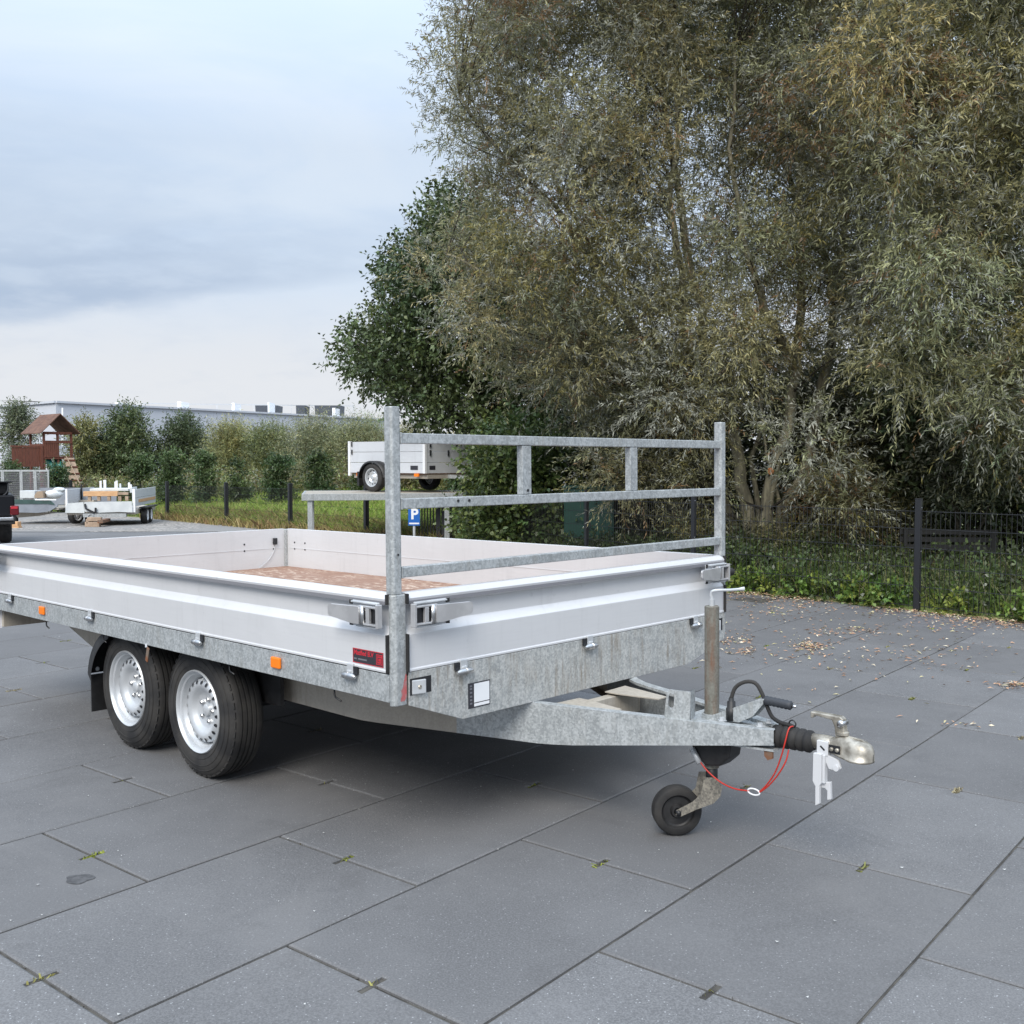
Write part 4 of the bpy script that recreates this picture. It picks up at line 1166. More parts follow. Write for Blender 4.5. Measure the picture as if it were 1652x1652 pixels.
for (x, z) in ((-BL+.08, .42), (-BL+.08, .58), (-.75, .55)):
    MB().box(x-.012, x+.012, -.035, -.016, zf+z-.05, zf+z+.05).build('catch', 'black_metal', bt)
for (y, z) in ((.12, .56), (.12, .40), (.62, .40)):
    MB().box(.016, .035, y-.015, y+.015, zf+z-.06, zf+z+.05).build('catch', 'black_metal', bt)
wr = .285
simple_wheel(bt, (-1.30, -.12, wr), (0, -1, 0), wr, .17, .185)
simple_wheel(bt, (-1.30, BW+.12, wr), (0, 1, 0), wr, .17, .185)
MB().tube([(-1.30, -.05, wr), (-1.30, BW+.05, wr)], .03, 8).build('axle', 'black_metal', bt)
for (ya, yb) in ((-.22, -.018), (BW+.018, BW+.22)):
    b = MB(); arc = [(-1.30+.36*math.cos(R(a)), wr+.33*math.sin(R(a))) for a in range(0, 195, 13)]
    arc = [(x, max(z, wr-.12)) for x, z in arc]
    for (x, z) in arc: b.v += [(x, ya, z-.035), (x, ya, z), (x, yb, z)]
    for i in range(len(arc)-1): b.f += [(3*i, 3*i+1, 3*i+4, 3*i+3), (3*i+1, 3*i+2, 3*i+5, 3*i+4)]
    b.build('mudguard', 'black_plastic', bt, smooth=True)
MB().box(-1.72, -1.66, -.2, -.03, .12, .40).build('mud_flap', 'black_plastic', bt)
MB().bar((0, BW/2, zf-.06), (1.2, BW/2, zf-.12), .07, .07).build('drawbar', 'galv', bt)
MB().lathe([(0, 0), (0, .03), (.12, .035), (.16, .02), (.16, 0)], (1.2, BW/2, zf-.12), (1, 0, 0), 12).build('coupling', 'cast_metal', bt, smooth=True)

# ---- yard trailers on the gravel
def gp(px, py, Y): p = at(px, py, Y); return p
# front white one
Yr = 28.0; zg = gz(0, Yr)
yt = empty('white_front_trailer', (at(217, 830, Yr).x, Yr, zg)); tag(yt, 'trailer with bent white front sheet loaded with timber beam and pale posts', 'trailer')
yt.rotation_euler = (0, 0, R(9))
k_ = Yr/F_PX
zl_ = lambda py: CAM_H-(py-743)*k_-zg
Wy = 1.74
MB().box(-Wy, 0, .05, 3.1, zl_(826)-.06, zl_(822)).build('bed', 'galv_under', yt)
def zig(pts, y, th, name, mt, parent):
    n = len(pts)//2
    b = MB(); b.prism(pts, 1, y, y+th); return b.build(name, mt, parent)
zig([(-Wy-.03, zl_(826)), (-Wy+.02, zl_(811)), (-1.30, zl_(809)), (-1.28, zl_(826.5))], -.02, .03, 'front_sheet', 'white_sheet', yt)
zig([(-1.27, zl_(824)), (-1.27, zl_(809)), (-.06, zl_(808)), (-.04, zl_(826)), (-.4, zl_(825)), (-.9, zl_(826))], -.05, .03, 'front_sheet', 'white_sheet', yt)
planks(yt, (.0, .05), (.0, 3.1), zl_(817), zl_(789), 2, .03, 'side_panel', 'alu_far')
planks(yt, (-Wy, .05), (-Wy, 3.1), zl_(817), zl_(789), 2, .03, 'side_panel', 'alu_far')
MB().box(.017, .024, .5, 3.0, zl_(811), zl_(806)).build('orange_strip', 'timber', yt)
MB().box(-.05, .02, .0, .06, zl_(826), zl_(788)).build('corner_post', 'white_plastic', yt)
MB().box(-Wy-.02, -Wy+.03, .0, .06, zl_(826), zl_(788)).build('corner_post', 'white_plastic', yt)
simple_wheel(yt, (.10, .9, .23), (1, 0, 0), .23, .18, .14, 'white_plastic')
simple_wheel(yt, (.10, 1.45, .23), (1, 0, 0), .23, .18, .14, 'white_plastic')
simple_wheel(yt, (-1.36, .9, .23), (-1, 0, 0), .23, .18, .14, 'white_plastic')
MB().box(.01, .22, .6, 2.2, zl_(821), zl_(819)).build('mudguard', 'black_plastic', yt)
MB().box(-1.3, -.2, -.1, .04, zl_(833), zl_(827.5)).build('cross_member', 'galv', yt)
MB().box(-.75, -.62, -.9, .0, .12, .2).build('drawbar', 'rusty', yt)
for a_, b2_ in (((-1.25, -.06, zl_(812)), (-1.22, -.10, zl_(820))), ((-1.2, -.1, zl_(820)), (-1.0, -.12, zl_(826))), ((-.98, -.1, zl_(826)), (-.97, -.1, zl_(818)))):
    b = MB(); b.bar(a_, b2_, .03, .05); b.build('hitch_bar', 'black_metal', yt)
b = MB(); b.tube([(-1.10+.07*math.cos(a*.6), -.12, zl_(832)+.07*math.sin(a*.6)) for a in range(11)], .012, 6); b.build('hitch_ring', 'zinc_pale', yt)
ld = empty('timber_beam', (yt.location.x, yt.location.y, 0), yt.rotation_euler); tag(ld, 'orange brown squared timber beam lying across the white fronted trailer', 'timber')
zt_ = lambda py: CAM_H-(py-743)*k_
MB().box(-1.33, -.45, .10, .24, zt_(800), zt_(792)).build('beam', 'timber', ld, bevel=.006)
MB().box(-.449, -.18, .10, .24, zt_(798), zt_(794)).build('beam_end', 'old_timber', ld, bevel=.006)
for i, x in enumerate((-1.18, -.94, -.68, -.40, -.22)):
    MB().box(x-.04, x+.04, .12, .22, zt_(807.5), zt_(800.2)).build('bearer', 'old_timber', ld)
for i, (px, t_, w_) in enumerate(((162.5, 775.5, 3), (167.5, 774, 4), (183, 777, 3.5), (187, 775, 3), (191, 780, 2.5), (203.5, 778.5, 3), (208.5, 781.5, 3))):
    x = (px-217)*k_*1.02
    o = MB().box(x-w_*k_/2, x+w_*k_/2, .3+.1*(i % 3), .36+.1*(i % 3), zt_(792), zt_(t_)).build('pale_post', 'white_plastic', None, bevel=.004)
    o.location = (yt.location.x, yt.location.y, 0); o.rotation_euler = yt.rotation_euler
    tag(o, ('leftmost', 'tallest', 'third', 'fourth', 'short middle', 'sixth', 'rightmost')[i]+' pale post from the left standing in the white fronted trailer' if i not in (0, 6, 1, 4) else ('leftmost', 'second and tallest', '', '', 'fifth and lowest', '', 'rightmost')[i]+' of the pale posts standing in the white fronted trailer', 'post', 'pale posts standing in the trailer load')
sh = MB(); sh.box(-1.2, -.2, .26, 1.2, zt_(792), zt_(788)); sh.box(-.15, -.09, .2, .9, zt_(795), zt_(786))
o = sh.build('stacked_sheets', 'white_sheet', None, bevel=.01); o.location = (yt.location.x, yt.location.y, 0); o.rotation_euler = yt.rotation_euler
tag(o, 'pale stacked sheets under the short posts on the trailer load', 'sheets')
# pallet blocks in front of it
for i, (px, py, w_, h_, lab) in enumerate(((153, 837.5, .36, .10, 'weathered timber plank bridging two blocks in front of the white fronted trailer'), (150, 849, .38, .13, 'long weathered timber block on gravel before the white fronted trailer'), (142, 841.5, .07, .14, 'small upright wooden block under the plank by the white fronted trailer'))):
    p = at(px, py, 27.2); o = MB().box(-w_/2, w_/2, -.06, .06, -h_/2, h_/2).build('timber_block', 'old_timber', None, bevel=.006); o.location = p; tag(o, lab, 'block', 'wooden blocks under the yard trailers')
    if i == 1: o.location.z = gz(0, 27.2)+h_/2+.006
# left low trailer, seen side on
Yl = 28.6; kl = Yl/F_PX; zgl = gz(0, Yl)
zl2 = lambda py: CAM_H-(py-743)*kl-zgl
lt = empty('low_trailer', (at(92, 830, Yl).x, Yl, zgl), (0, 0, R(-4))); tag(lt, 'low grey trailer seen side on with green tarpaulin edge and bagged load', 'trailer')
b = MB(); b.prism([(-1.45, zl2(826)), (-.55, zl2(827)), (-.2, zl2(824)), (.02, zl2(816)), (.02, zl2(813)), (-1.45, zl2(812))], 1, 0, .04); b.build('side_panel', 'slate_panel', lt)
MB().box(-1.5, .02, .05, 1.7, zl2(822), zl2(819)).build('bed', 'galv_under', lt)
b = MB(); b.prism([(-1.5, zl2(812.5)), (-.25, zl2(812.5)), (-.05, zl2(814)), (-.2, zl2(806)), (-1.5, zl2(805.5))], 1, -.02, .03); b.build('tarpaulin', 'tarp_green', lt)
MB().box(-.6, -.0, -.035, -.0205, zl2(806.5), zl2(804.5)).build('white_rail', 'white_plastic', lt)
b = MB(); b.prism([(-1.3, zl2(836)), (-.7, zl2(833)), (-.2, zl2(827.5)), (-1.4, zl2(827))], 1, .3, .36); b.build('under_frame', 'galv_under', lt)
MB().box(-1.46, -1.36, .35, .45, 0, zl2(827)).build('stand', 'black_metal', lt)
MB().box(-1.4, .9, 1.70, 1.74, zl2(818), zl2(789)).build('back_panel', 'slate_panel', lt)
MB().box(.02, .9, .6, .64, zl2(812), zl2(787.5)).build('end_panel', 'slate_panel', lt)
MB().box(.40, .43, .57, .598, zl2(812), zl2(781)).build('upright', 'black_metal', lt)
MB().box(.02, .86, .40, .58, zl2(815), zl2(807)).build('floor_edge', 'galv_under', lt)
simple_wheel(lt, (.36, .35, .23), (.93, -.36, 0), .23, .19, .14, 'white_plastic')
MB().box(-.05, .5, .3, .6, .36, .42).build('mudguard', 'black_plastic', lt)
def lump(name, c, sx, sy, sz, mt, seed, label, cat, group=None):
    rr_ = random.Random(seed); b = MB(); nu, nv = 14, 8
    for j in range(nv+1):
        th = math.pi*j/nv
        for i in range(nu):
            ph = 2*math.pi*i/nu; f = 1+rr_.uniform(-.14, .14)
            b.v.append((c[0]+sx*f*math.sin(th)*math.cos(ph), c[1]+sy*f*math.sin(th)*math.sin(ph), c[2]+sz*f*math.cos(th)))
    for j in range(nv):
        for i in range(nu): b.f.append((j*nu+i, (j+1)*nu+i, (j+1)*nu+(i+1) % nu, j*nu+(i+1) % nu))
    return tag(b.build(name, mt, None, smooth=True), label, cat, group)
p = at(82, 797, Yl+.4)
lump('plastic_bag', (p.x, p.y+.2, p.z-.02), .24, .25, .13, 'white_sheet', 3, 'crumpled white plastic bag piled high on the low grey trailer', 'bag')
p = at(88, 789, Yl+.4); lump('plastic_sheet', (p.x, p.y+.3, p.z-.03), .17, .2, .07, 'white_sheet', 5, 'loose white plastic sheet on top of the crumpled bag', 'sheet')
p = at(34, 798, Yl); o = MB().box(p.x-.18, p.x+.24, p.y+.3, p.y+.7, p.z-.11, p.z+.10).build('white_carton', 'white_sheet', None, bevel=.01); tag(o, 'white carton on the low grey trailer next to the brown box', 'box')
p = at(53, 799, Yl); b = MB(); b.prism([(p.x-.16, p.z-.09), (p.x+.16, p.z-.09), (p.x+.13, p.z+.11), (p.x-.02, p.z+.09)], 1, p.y+.3, p.y+.6); o = b.build('cardboard_box', 'cardboard', None, bevel=.006); tag(o, 'brown cardboard box on the low grey trailer', 'box')
for i, (px, py) in enumerate(((23, 845.5), (24.5, 853))):
    p = at(px, py, 26.6); o = MB().box(p.x-.085, p.x+.085, p.y, p.y+.2, p.z-.06, p.z+.058).build('timber_block', 'timber', None, bevel=.006)
    tag(o, ('upper' if i == 0 else 'lower')+' fresh timber block of the pair stacked beside the black vehicle', 'block', 'wooden blocks under the yard trailers')
    if i == 1:
        pass
# ---- black open vehicle at the left edge
Yv = 20.6; kv = Yv/F_PX
veh = empty('black_vehicle', (at(24, 830, Yv).x, Yv, gz(0, Yv)), (0, 0, R(27))); tag(veh, 'black open off-road vehicle with red tail light at left edge', 'vehicle')
zv = lambda py: CAM_H-(py-743)*kv-gz(0, Yv)
MB().prism([(-1.45, zv(832)), (.0, zv(832)), (.0, zv(800)), (-.04, zv(798)), (-1.45, zv(798))], 1, 0, 1.9).build('body', 'vehicle_black', veh, bevel=.03)
b = MB(); b.prism([(-1.40, zv(798)-.0), (-.10, zv(798)), (-.10, zv(779)), (-.16, zv(777.5)), (-1.40, zv(777.5))], 1, .12, 1.3); b.build('soft_top', 'soft_top', veh, bevel=.04)
MB().box(-1.4, -.03, .05, .45, zv(778.2), zv(776.5)).build('roof_lip', 'soft_top', veh, bevel=.01)
arc = [(-.30+.19*math.cos(R(a)), .09, zv(787)-.17*max(0, math.sin(R(a)))*1.0) for a in range(0, 181, 15)]
arc = [(x, y, z) for x, y, z in arc]
MB().tube([(arc[0][0], .09, zv(778))]+arc+[(arc[-1][0], .09, zv(778))], .014, 6).build('window_strap', 'grip_rubber', veh)
MB().box(-.085, .075, -.055, .06, zv(830.5), zv(815)).build('tail_light', 'red_lens', veh, bevel=.02)
MB().box(-.07, .05, -.062, -.054, zv(820), zv(816.5)).build('reflector', 'sticker_red', veh)
MB().box(-1.45, -.02, -.12, .05, zv(839), zv(833)).build('bumper', 'chrome', veh, bevel=.02)
MB().box(-1.45, -.0, -.08, .10, zv(845), zv(839.5)).build('bumper_step', 'black_plastic', veh, bevel=.01)
simple_wheel(veh, (-.17, .55, .33), (1, 0, 0), .33, .24, .20)
simple_wheel(veh, (-1.35, .55, .33), (-1, 0, 0), .33, .24, .20)
MB().tube([(-1.3, .55, .33), (-.2, .55, .33)], .05, 8).build('axle', 'black_metal', veh)
MB().box(-1.3, -.2, .1, 1.6, .40, zv(833)).build('underbody', 'black_plastic', veh)

# ---- playhouse
Yh = 40.0; kh = Yh/F_PX
ph = empty('playhouse', (at(83, 760, Yh).x, Yh, .35), (0, 0, R(46))); ph.scale = (.66, .9, 1); tag(ph, 'red brown wooden playhouse with pitched shingle roof', 'playhouse')
zh_ = lambda py: CAM_H-(py-743)*kh-.35
Sx = .92; Sy = .95
for (x, y) in ((-.78, -.7), (.78, -.7), (.78, .7), (-.78, .7), (.0, -.7)): MB().box(x-.05, x+.05, y-.05, y+.05, -.3, zh_(697)).build('post', 'wood_red', ph)
MB().box(-.85, .85, -.78, .78, zh_(739), zh_(737)).build('floor', 'wood_red', ph)
for (a_, b2_, xy) in ((-.78, .0, -.70), ):
    n = 7
    for k in range(n):
        x0_ = a_+(b2_-a_)*k/n; MB().box(x0_+.005, x0_+(b2_-a_)/n-.005, xy-.07, xy-.052, zh_(737), zh_(714)).build('plank', 'wood_red', ph)
for k in range(6):
    x0_ = .05+.7*k/6; MB().box(x0_+.005, x0_+.11, .60, .62, zh_(737), zh_(712)).build('plank', 'wood_red', ph)
for k in range(6):
    z0_ = zh_(737)+(zh_(716)-zh_(737))*k/6; MB().box(-.85, -.832, -.65, .65, z0_+.004, z0_+(zh_(716)-zh_(737))/6-.004).build('plank', 'wood_red', ph)
for (x0_, x1_, y_, py) in ((-.8, .8, -.76, 713), (-.8, .8, -.76, 738), (-.8, .8, -.76, 699)): MB().box(x0_, x1_, y_-.02, y_+.02, zh_(py)-.05, zh_(py)+.05).build('rail', 'wood_red', ph)
# gable roof, ridge along y
zr, ze = zh_(668), zh_(698.5)
for sg in (-1, 1):
    n = 7
    for k in range(n):
        x0_, x1_ = sg*1.12*k/n, sg*1.12*(k+1)/n+sg*.02
        z0_, z1_ = zr-(zr-ze)*k/n, zr-(zr-ze)*(k+1)/n-.01
        b = MB(); b.add([(x0_, -1.05, z0_), (x1_, -1.05, z1_), (x1_, 1.05, z1_), (x0_, 1.05, z0_), (x0_, -1.05, z0_-.035), (x1_, -1.05, z1_-.035), (x1_, 1.05, z1_-.035), (x0_, 1.05, z0_-.035)],
            [(0,1,2,3),(7,6,5,4),(0,4,5,1),(1,5,6,2),(2,6,7,3),(3,7,4,0)])
        b.build('roof_board', 'shingle_brown', ph)
# side annex of upright planks
MB().box(-2.6, -.86, -.72, -.66, zh_(722), zh_(719)).build('rail', 'wood_red', ph)
for k in range(9):
    x0_ = -2.55+1.68*k/9; MB().box(x0_+.006, x0_+.18, -.70, -.68, zh_(752), zh_(722.3)).build('plank', 'wood_red', ph)
MB().box(-1.0, -.86, -.76, -.64, -.3, zh_(719)).build('post', 'wood_red', ph)
# ramp with rungs on the right and the slide beneath
b = MB(); b.add([(.30, -.80, zh_(738)), (.85, -.80, zh_(738)), (1.0, -1.8, -.2), (.2, -1.8, -.2), (.30, -.80, zh_(738)-.04), (.85, -.80, zh_(738)-.04), (1.0, -1.8, -.24), (.2, -1.8, -.24)], [(0,1,2,3),(7,6,5,4),(0,4,5,1),(1,5,6,2),(2,6,7,3),(3,7,4,0)])
b.build('ramp', 'old_timber', ph)
for k in range(6):
    t_ = (k+.5)/6; y_ = -.8-1.0*t_; z_ = zh_(738)+(-.2-zh_(738))*t_
    MB().box(.28-.08*t_, .87+.13*t_, y_-.035, y_+.015, z_+.0, z_+.06).build('rung', 'wood_red', ph)
MB().tube([(.42, -.80, zh_(736)), (.7, -1.86, .12)], .03, 6).build('rope', 'cardboard', ph)
b = MB(); b.tube([(-.45, -.4, zh_(741)), (-.3, -.62, zh_(752)), (-.28, -.75, -.1)], .16, 8); b.build('slide', 'teal_slide', ph, smooth=True)
b = MB(); b.tube([(.12, -.4, zh_(741)), (.10, -.62, zh_(752)), (.05, -.75, -.1)], .22, 8); b.build('slide', 'teal_slide', ph, smooth=True)
# ---- light grey mesh panels in front of it
mf = empty('mesh_pen', (0, 0, 0)); tag(mf, 'light grey framed mesh panels in front of the playhouse', 'fence')
Ym = 36.0
for (pa_, pb_) in ((-30, 4), (4, 34), (34, 56.5), (56.5, 79)):
    a_, b2_ = at(pa_, 758, Ym), at(pb_, 758, Ym)
    zb_ = at(0, 790, Ym).z
    fr = MB()
    for x in (a_.x+.026, b2_.x-.026): fr.box(x-.022, x+.022, Ym-.02, Ym+.02, zb_-.4, a_.z)
    fr.build('frame', 'galv', mf)
    MB().box(a_.x+.049, b2_.x-.049, Ym-.018, Ym+.018, a_.z-.06, a_.z).build('top_rail', 'galv', mf)
    b = MB()
    for k in range(1, 18): b.box(a_.x+(b2_.x-a_.x)*k/18-.0045, a_.x+(b2_.x-a_.x)*k/18+.0045, Ym-.006, Ym, zb_-.4, a_.z-.06)
    for k in range(1, 16): b.box(a_.x+.049, b2_.x-.049, Ym+.001, Ym+.007, a_.z-.06-.075*k-.0045, a_.z-.06-.075*k+.0045)
    b.build('mesh', 'alu_strip', mf)['kind'] = 'stuff'

# ---- green cabinet and bench behind the fence
gc = at(950, 785, 16.6); zg_ = gz(0, 16.6)
cab = empty('utility_cabinet', (gc.x, 16.6, zg_), (0, 0, R(-12))); tag(cab, 'dark green metal cabinet behind the fence beside shrubs', 'cabinet')
hz = gc.z-zg_
MB().box(-.40, .40, 0, .5, .08, hz-.03).build('body', 'green_box', cab, bevel=.004)
MB().box(-.43, .43, -.03, .53, hz-.028, hz+.01).build('lid', 'green_box', cab, bevel=.006)
MB().box(-.38, .38, .02, .48, 0, .079).build('plinth', 'asphalt', cab)
for (x0_, x1_) in ((-.385, -.004), (.004, .385)):
    dd = MB().box(x0_, x1_, -.012, -.001, .12, hz-.06).build('door', 'green_box', cab, bevel=.003)
    MB().box(x0_*.0+(-.03 if x0_ < 0 else .018), x0_*.0+(-.018 if x0_ < 0 else .03), -.03, -.0125, .5, .62).build('handle', 'black_metal', dd)
bp = at(1540, 900, 13.4); bn = empty('garden_bench', (bp.x, 13.4, -.19), (0, 0, R(-8))); tag(bn, 'dark slatted bench half hidden in undergrowth behind the fence', 'bench')
for z in (.70, .80, .60): MB().box(-.62, .62, .30, .325, z-.032, z+.032).build('backrest_slat', 'dark_slats', bn)
for k in range(4): MB().box(-.62, .62, -.16+.105*k, -.07+.105*k, .42, .445).build('seat_slat', 'dark_slats', bn)
for x in (-.55, .55):
    MB().box(x-.025, x+.025, .26, .30, 0, .84).build('leg', 'dark_slats', bn); MB().box(x-.025, x+.025, -.14, -.10, 0, .418).build('leg', 'dark_slats', bn)
    MB().box(x-.025, x+.025, -.099, .259, .38, .418).build('seat_bearer', 'dark_slats', bn)

# ================================================================== VEGETATION
def tree(name, label, loc, cat='tree', group=None):
    t_ = empty(name, loc); tag(t_, label, cat, group); return t_
def rel(clumps, o): return [(c_-o, r) for c_, r in clumps]
def px_path(pts): return [at(*p) for p in pts]
OLIVE = (.275, .268, .145); RUST = (.26, .165, .085); SILVER = (.38, .39, .33); YELLOW = (.25, .22, .075)

# ---- main multi stemmed willow
base = Vector((at(1225, 930, 15.2).x, 15.2, gz(0, 15.2)))
wt = tree('willow_tree', 'tall multi stemmed willow with grey green crown behind the trailer headboard', base)
stems = [
    stem(px_path([(1212, 935, 15.3), (1208, 840, 15.3), (1190, 745, 15.3), (1160, 620, 15.4), (1128, 500, 15.6), (1100, 330, 15.8), (1070, 150, 16.0), (1040, -60, 16.2)]), .125, .032, 3, 1),
    stem(px_path([(1228, 935, 15.0), (1232, 850, 15.0), (1243, 775, 15.0), (1268, 690, 15.0), (1285, 600, 15.1), (1295, 440, 15.4), (1290, 260, 15.8), (1310, 60, 16.2), (1320, -120, 16.5)]), .12, .032, 3, 2),
    stem(px_path([(1246, 935, 15.6), (1258, 850, 15.6), (1290, 770, 15.6), (1318, 660, 15.6), (1340, 540, 15.7), (1356, 420, 15.8), (1372, 250, 15.9), (1388, 90, 16), (1396, -100, 16)]), .115, .032, 3, 3),
    stem(px_path([(1205, 935, 15.8), (1170, 800, 16), (1120, 690, 16.2), (1040, 560, 16.4), (960, 420, 16.6), (890, 280, 16.8), (840, 120, 17)]), .085, .02, 3, 4),
    stem(px_path([(1165, 660, 15.3), (1110, 560, 15), (1096, 440, 14.8), (1085, 330, 14.8), (1090, 200, 14.8), (1075, 40, 14.9)]), .085, .018, 3, 5),
    stem(px_path([(1285, 600, 15.1), (1240, 500, 14.7), (1200, 380, 14.5), (1180, 240, 14.4), (1185, 80, 14.5)]), .07, .018, 3, 6),
    stem(px_path([(1120, 690, 16.2), (1000, 610, 15.6), (880, 500, 15.2), (780, 440, 15.0), (720, 410, 15.0)]), .07, .012, 3, 7),
    stem(px_path([(1040, 560, 16.4), (930, 380, 15.8), (820, 260, 15.6), (740, 150, 15.5)]), .06, .012, 3, 8),
]
stems += [stem(px_path([(1262, 935, 15.9), (1290, 860, 16), (1340, 760, 16.2), (1400, 640, 16.4), (1440, 500, 16.6)]), .07, .015, 3, 9),
          stem(px_path([(1220, 935, 15.7), (1222, 840, 15.8), (1215, 740, 16), (1230, 620, 16.1), (1225, 480, 16.2)]), .065, .014, 3, 10),
          stem(px_path([(1236, 935, 15.3), (1250, 860, 15.1), (1252, 780, 15.0), (1232, 720, 14.9), (1222, 640, 14.8)]), .045, .012, 3, 15)]
W1 = [(800,-300),(770,30),(728,120),(722,185),(775,245),(800,330),(748,395),(735,460),(748,530),(840,590),(910,650),(975,720),(1010,790),(1080,850),(1140,850),(1165,760),(1200,690),(1290,660),(1310,780),(1340,860),(1420,880),(1450,780),(1440,300),(1440,-300)]
cl1 = crown_points(W1, 345, 13.4, 17.6, .28, .58, 5, .45, HOLES+[(1205,840,62),(1250,780,52),(1195,750,46),(1275,850,40),(950,830,55),(940,790,40)])
# tighter tufts along the outline on the left
edge = [(728,20),(712,70),(705,120),(700,175),(715,215),(745,245),(775,275),(785,310),(770,345),(735,375),(700,400),(690,440),(700,480),(715,520),(760,560),(800,575),(850,600),(800,600),(880,640),(930,690),(955,740),(985,780)]
for k, (ex_, ey_) in enumerate(edge): cl1.append((at(ex_+10, ey_, 15.2+.5*math.sin(k*2.1)), .26))
b = MB()
for st, rs in stems: b.tube([p-base for p in st], rs, 9)
b.build('trunk', 'bark', wt, smooth=True)
b = MB(); limbs(b, [([p-base for p in st], rs) for st, rs in stems], rel(cl1, base), seed=3); b.build('branches', 'bark_dark', wt)['kind'] = 'stuff'
kn = at(1243, 760, 14.86)-base
MB().lathe([(-.12, .05), (-.02, .055), (0, .05)], kn, (-.15, -1, .1), 12).build('pruned_stub', 'bark', wt, smooth=True)
MB().lathe([(.001, .0), (.001, .048), (-.004, .05)], kn, (-.15, -1, .1), 14).build('cut_face', 'cut_wood', wt)
foliage('crown', rel(cl1, base), 88, 20, .074, .0158, OLIVE, wt, twl=.52, up=.34, droop=.16, var=.26, accents=((RUST, .04, .04), (YELLOW, .05, .07), (SILVER, .09, .09)), pale=.15, pale_col=(.27, .28, .235))

# ---- right hand willow hanging into the picture
base = Vector((at(1760, 930, 13.6).x, 13.6, gz(0, 13.6)))
wt2 = tree('willow_tree', 'willow with drooping silvery foliage reaching in from the right edge', base)
stems2 = [
    stem(px_path([(1760, 960, 13.6), (1745, 700, 13.5), (1715, 450, 13.4), (1690, 200, 13.4), (1660, -60, 13.5), (1640, -250, 13.6)]), .18, .04, 3, 11),
    stem(px_path([(1745, 700, 13.5), (1660, 480, 13.0), (1580, 330, 12.8), (1500, 200, 12.8), (1440, 90, 12.8)]), .09, .015, 3, 12),
    stem(px_path([(1715, 450, 13.4), (1640, 350, 12.6), (1540, 290, 12.4), (1450, 260, 12.3)]), .06, .012, 3, 13),
    stem(px_path([(1690, 200, 13.4), (1600, 60, 12.9), (1520, -60, 12.9)]), .06, .012, 3, 14),
]
W2 = [(1430,-300),(1400,60),(1395,160),(1420,260),(1400,330),(1420,420),(1430,520),(1480,640),(1560,690),(1640,720),(1800,760),(1850,-300)]
cl2 = crown_points(W2, 175, 11.6, 14.6, .26, .52, 6, .42, HOLES)
b = MB()
for st, rs in stems2: b.tube([p-base for p in st], rs, 9)
b.build('trunk', 'bark', wt2, smooth=True)
b = MB(); limbs(b, [([p-base for p in st], rs) for st, rs in stems2], rel(cl2, base), seed=4); b.build('branches', 'bark_dark', wt2)['kind'] = 'stuff'
foliage('crown', rel(cl2, base), 86, 20, .080, .0160, (.29, .285, .15), wt2, twl=.56, up=.05, droop=.30, var=.26, accents=((RUST, .03, .03), (SILVER, .10, .10), (YELLOW, .05, .05)), pale=.16, pale_col=(.33, .34, .29))

# ---- willow further right and back closing the view
base = Vector((at(1480, 930, 18.5).x, 18.5, gz(0, 18.5)))
wt3 = tree('willow_tree', 'darker willow standing behind, filling the gap between the two front willows', base)
stems3 = [stem(px_path([(1480, 940, 18.5), (1490, 780, 18.5), (1500, 600, 18.5), (1480, 400, 18.6), (1500, 150, 18.8), (1490, -100, 19)]), .2, .04, 3, 21),
          stem(px_path([(1490, 780, 18.5), (1400, 560, 18.7), (1310, 380, 19), (1240, 180, 19.2), (1200, -50, 19.4)]), .12, .02, 3, 22),
          stem(px_path([(1500, 600, 18.5), (1580, 450, 18.4), (1650, 300, 18.4), (1700, 100, 18.5)]), .1, .02, 3, 23)]
W3 = [(1050,-300),(1040,100),(1080,300),(1160,420),(1230,560),(1330,640),(1500,660),(1700,640),(1850,500),(1850,-300)]
cl3 = crown_points(W3, 235, 17.4, 20.5, .4, .75, 7, .6, HOLES)
b = MB()
for st, rs in stems3: b.tube([p-base for p in st], rs, 8)
b.build('trunk', 'bark_dark', wt3, smooth=True)
b = MB(); limbs(b, [([p-base for p in st], rs) for st, rs in stems3], rel(cl3, base), seed=5); b.build('branches', 'bark_dark', wt3)['kind'] = 'stuff'
foliage('crown', rel(cl3, base), 54, 13, .11, .024, (.25, .248, .13), wt3, twl=.7, up=.2, droop=.2, var=.22, accents=((RUST, .04, .03),), pale=.10)

# ---- dark round leaved tree on the left
base = Vector((at(790, 860, 21.5).x, 21.5, gz(0, 21.5)))
at_ = tree('broadleaf_tree', 'dark green round leaved tree at the left end of the tree group', base)
stems4 = [stem(px_path([(790, 868, 21.5), (785, 760, 21.5), (770, 640, 21.5), (745, 520, 21.5), (735, 420, 21.6), (745, 330, 21.8)]), .16, .02, 3, 31),
          stem(px_path([(780, 700, 21.5), (700, 640, 21.2), (630, 590, 21.0), (575, 555, 21)]), .06, .01, 3, 32),
          stem(px_path([(770, 640, 21.5), (690, 540, 21.8), (640, 470, 22), (650, 420, 22)]), .06, .01, 3, 33)]
A1 = [(700,345),(735,320),(770,350),(850,420),(980,520),(1010,700),(960,720),(850,705),(760,690),(690,675),(640,655),(600,625),(580,590),(568,556),(600,548),(625,520),(618,490),(640,440),(645,425),(690,400)]
cl4 = crown_points(A1, 170, 19.8, 23.4, .35, .62, 8, .5)
for (ex_, ey_) in ((556,548),(570,580),(590,605),(612,535),(606,508),(622,470),(640,425),(655,395),(690,355),(718,335),(742,322),(620,632),(650,652),(690,672)): cl4.append((at(ex_+6, ey_, 21.3), .26))
b = MB()
for st, rs in stems4: b.tube([p-base for p in st], rs, 8)
b.build('trunk', 'bark_dark', at_, smooth=True)
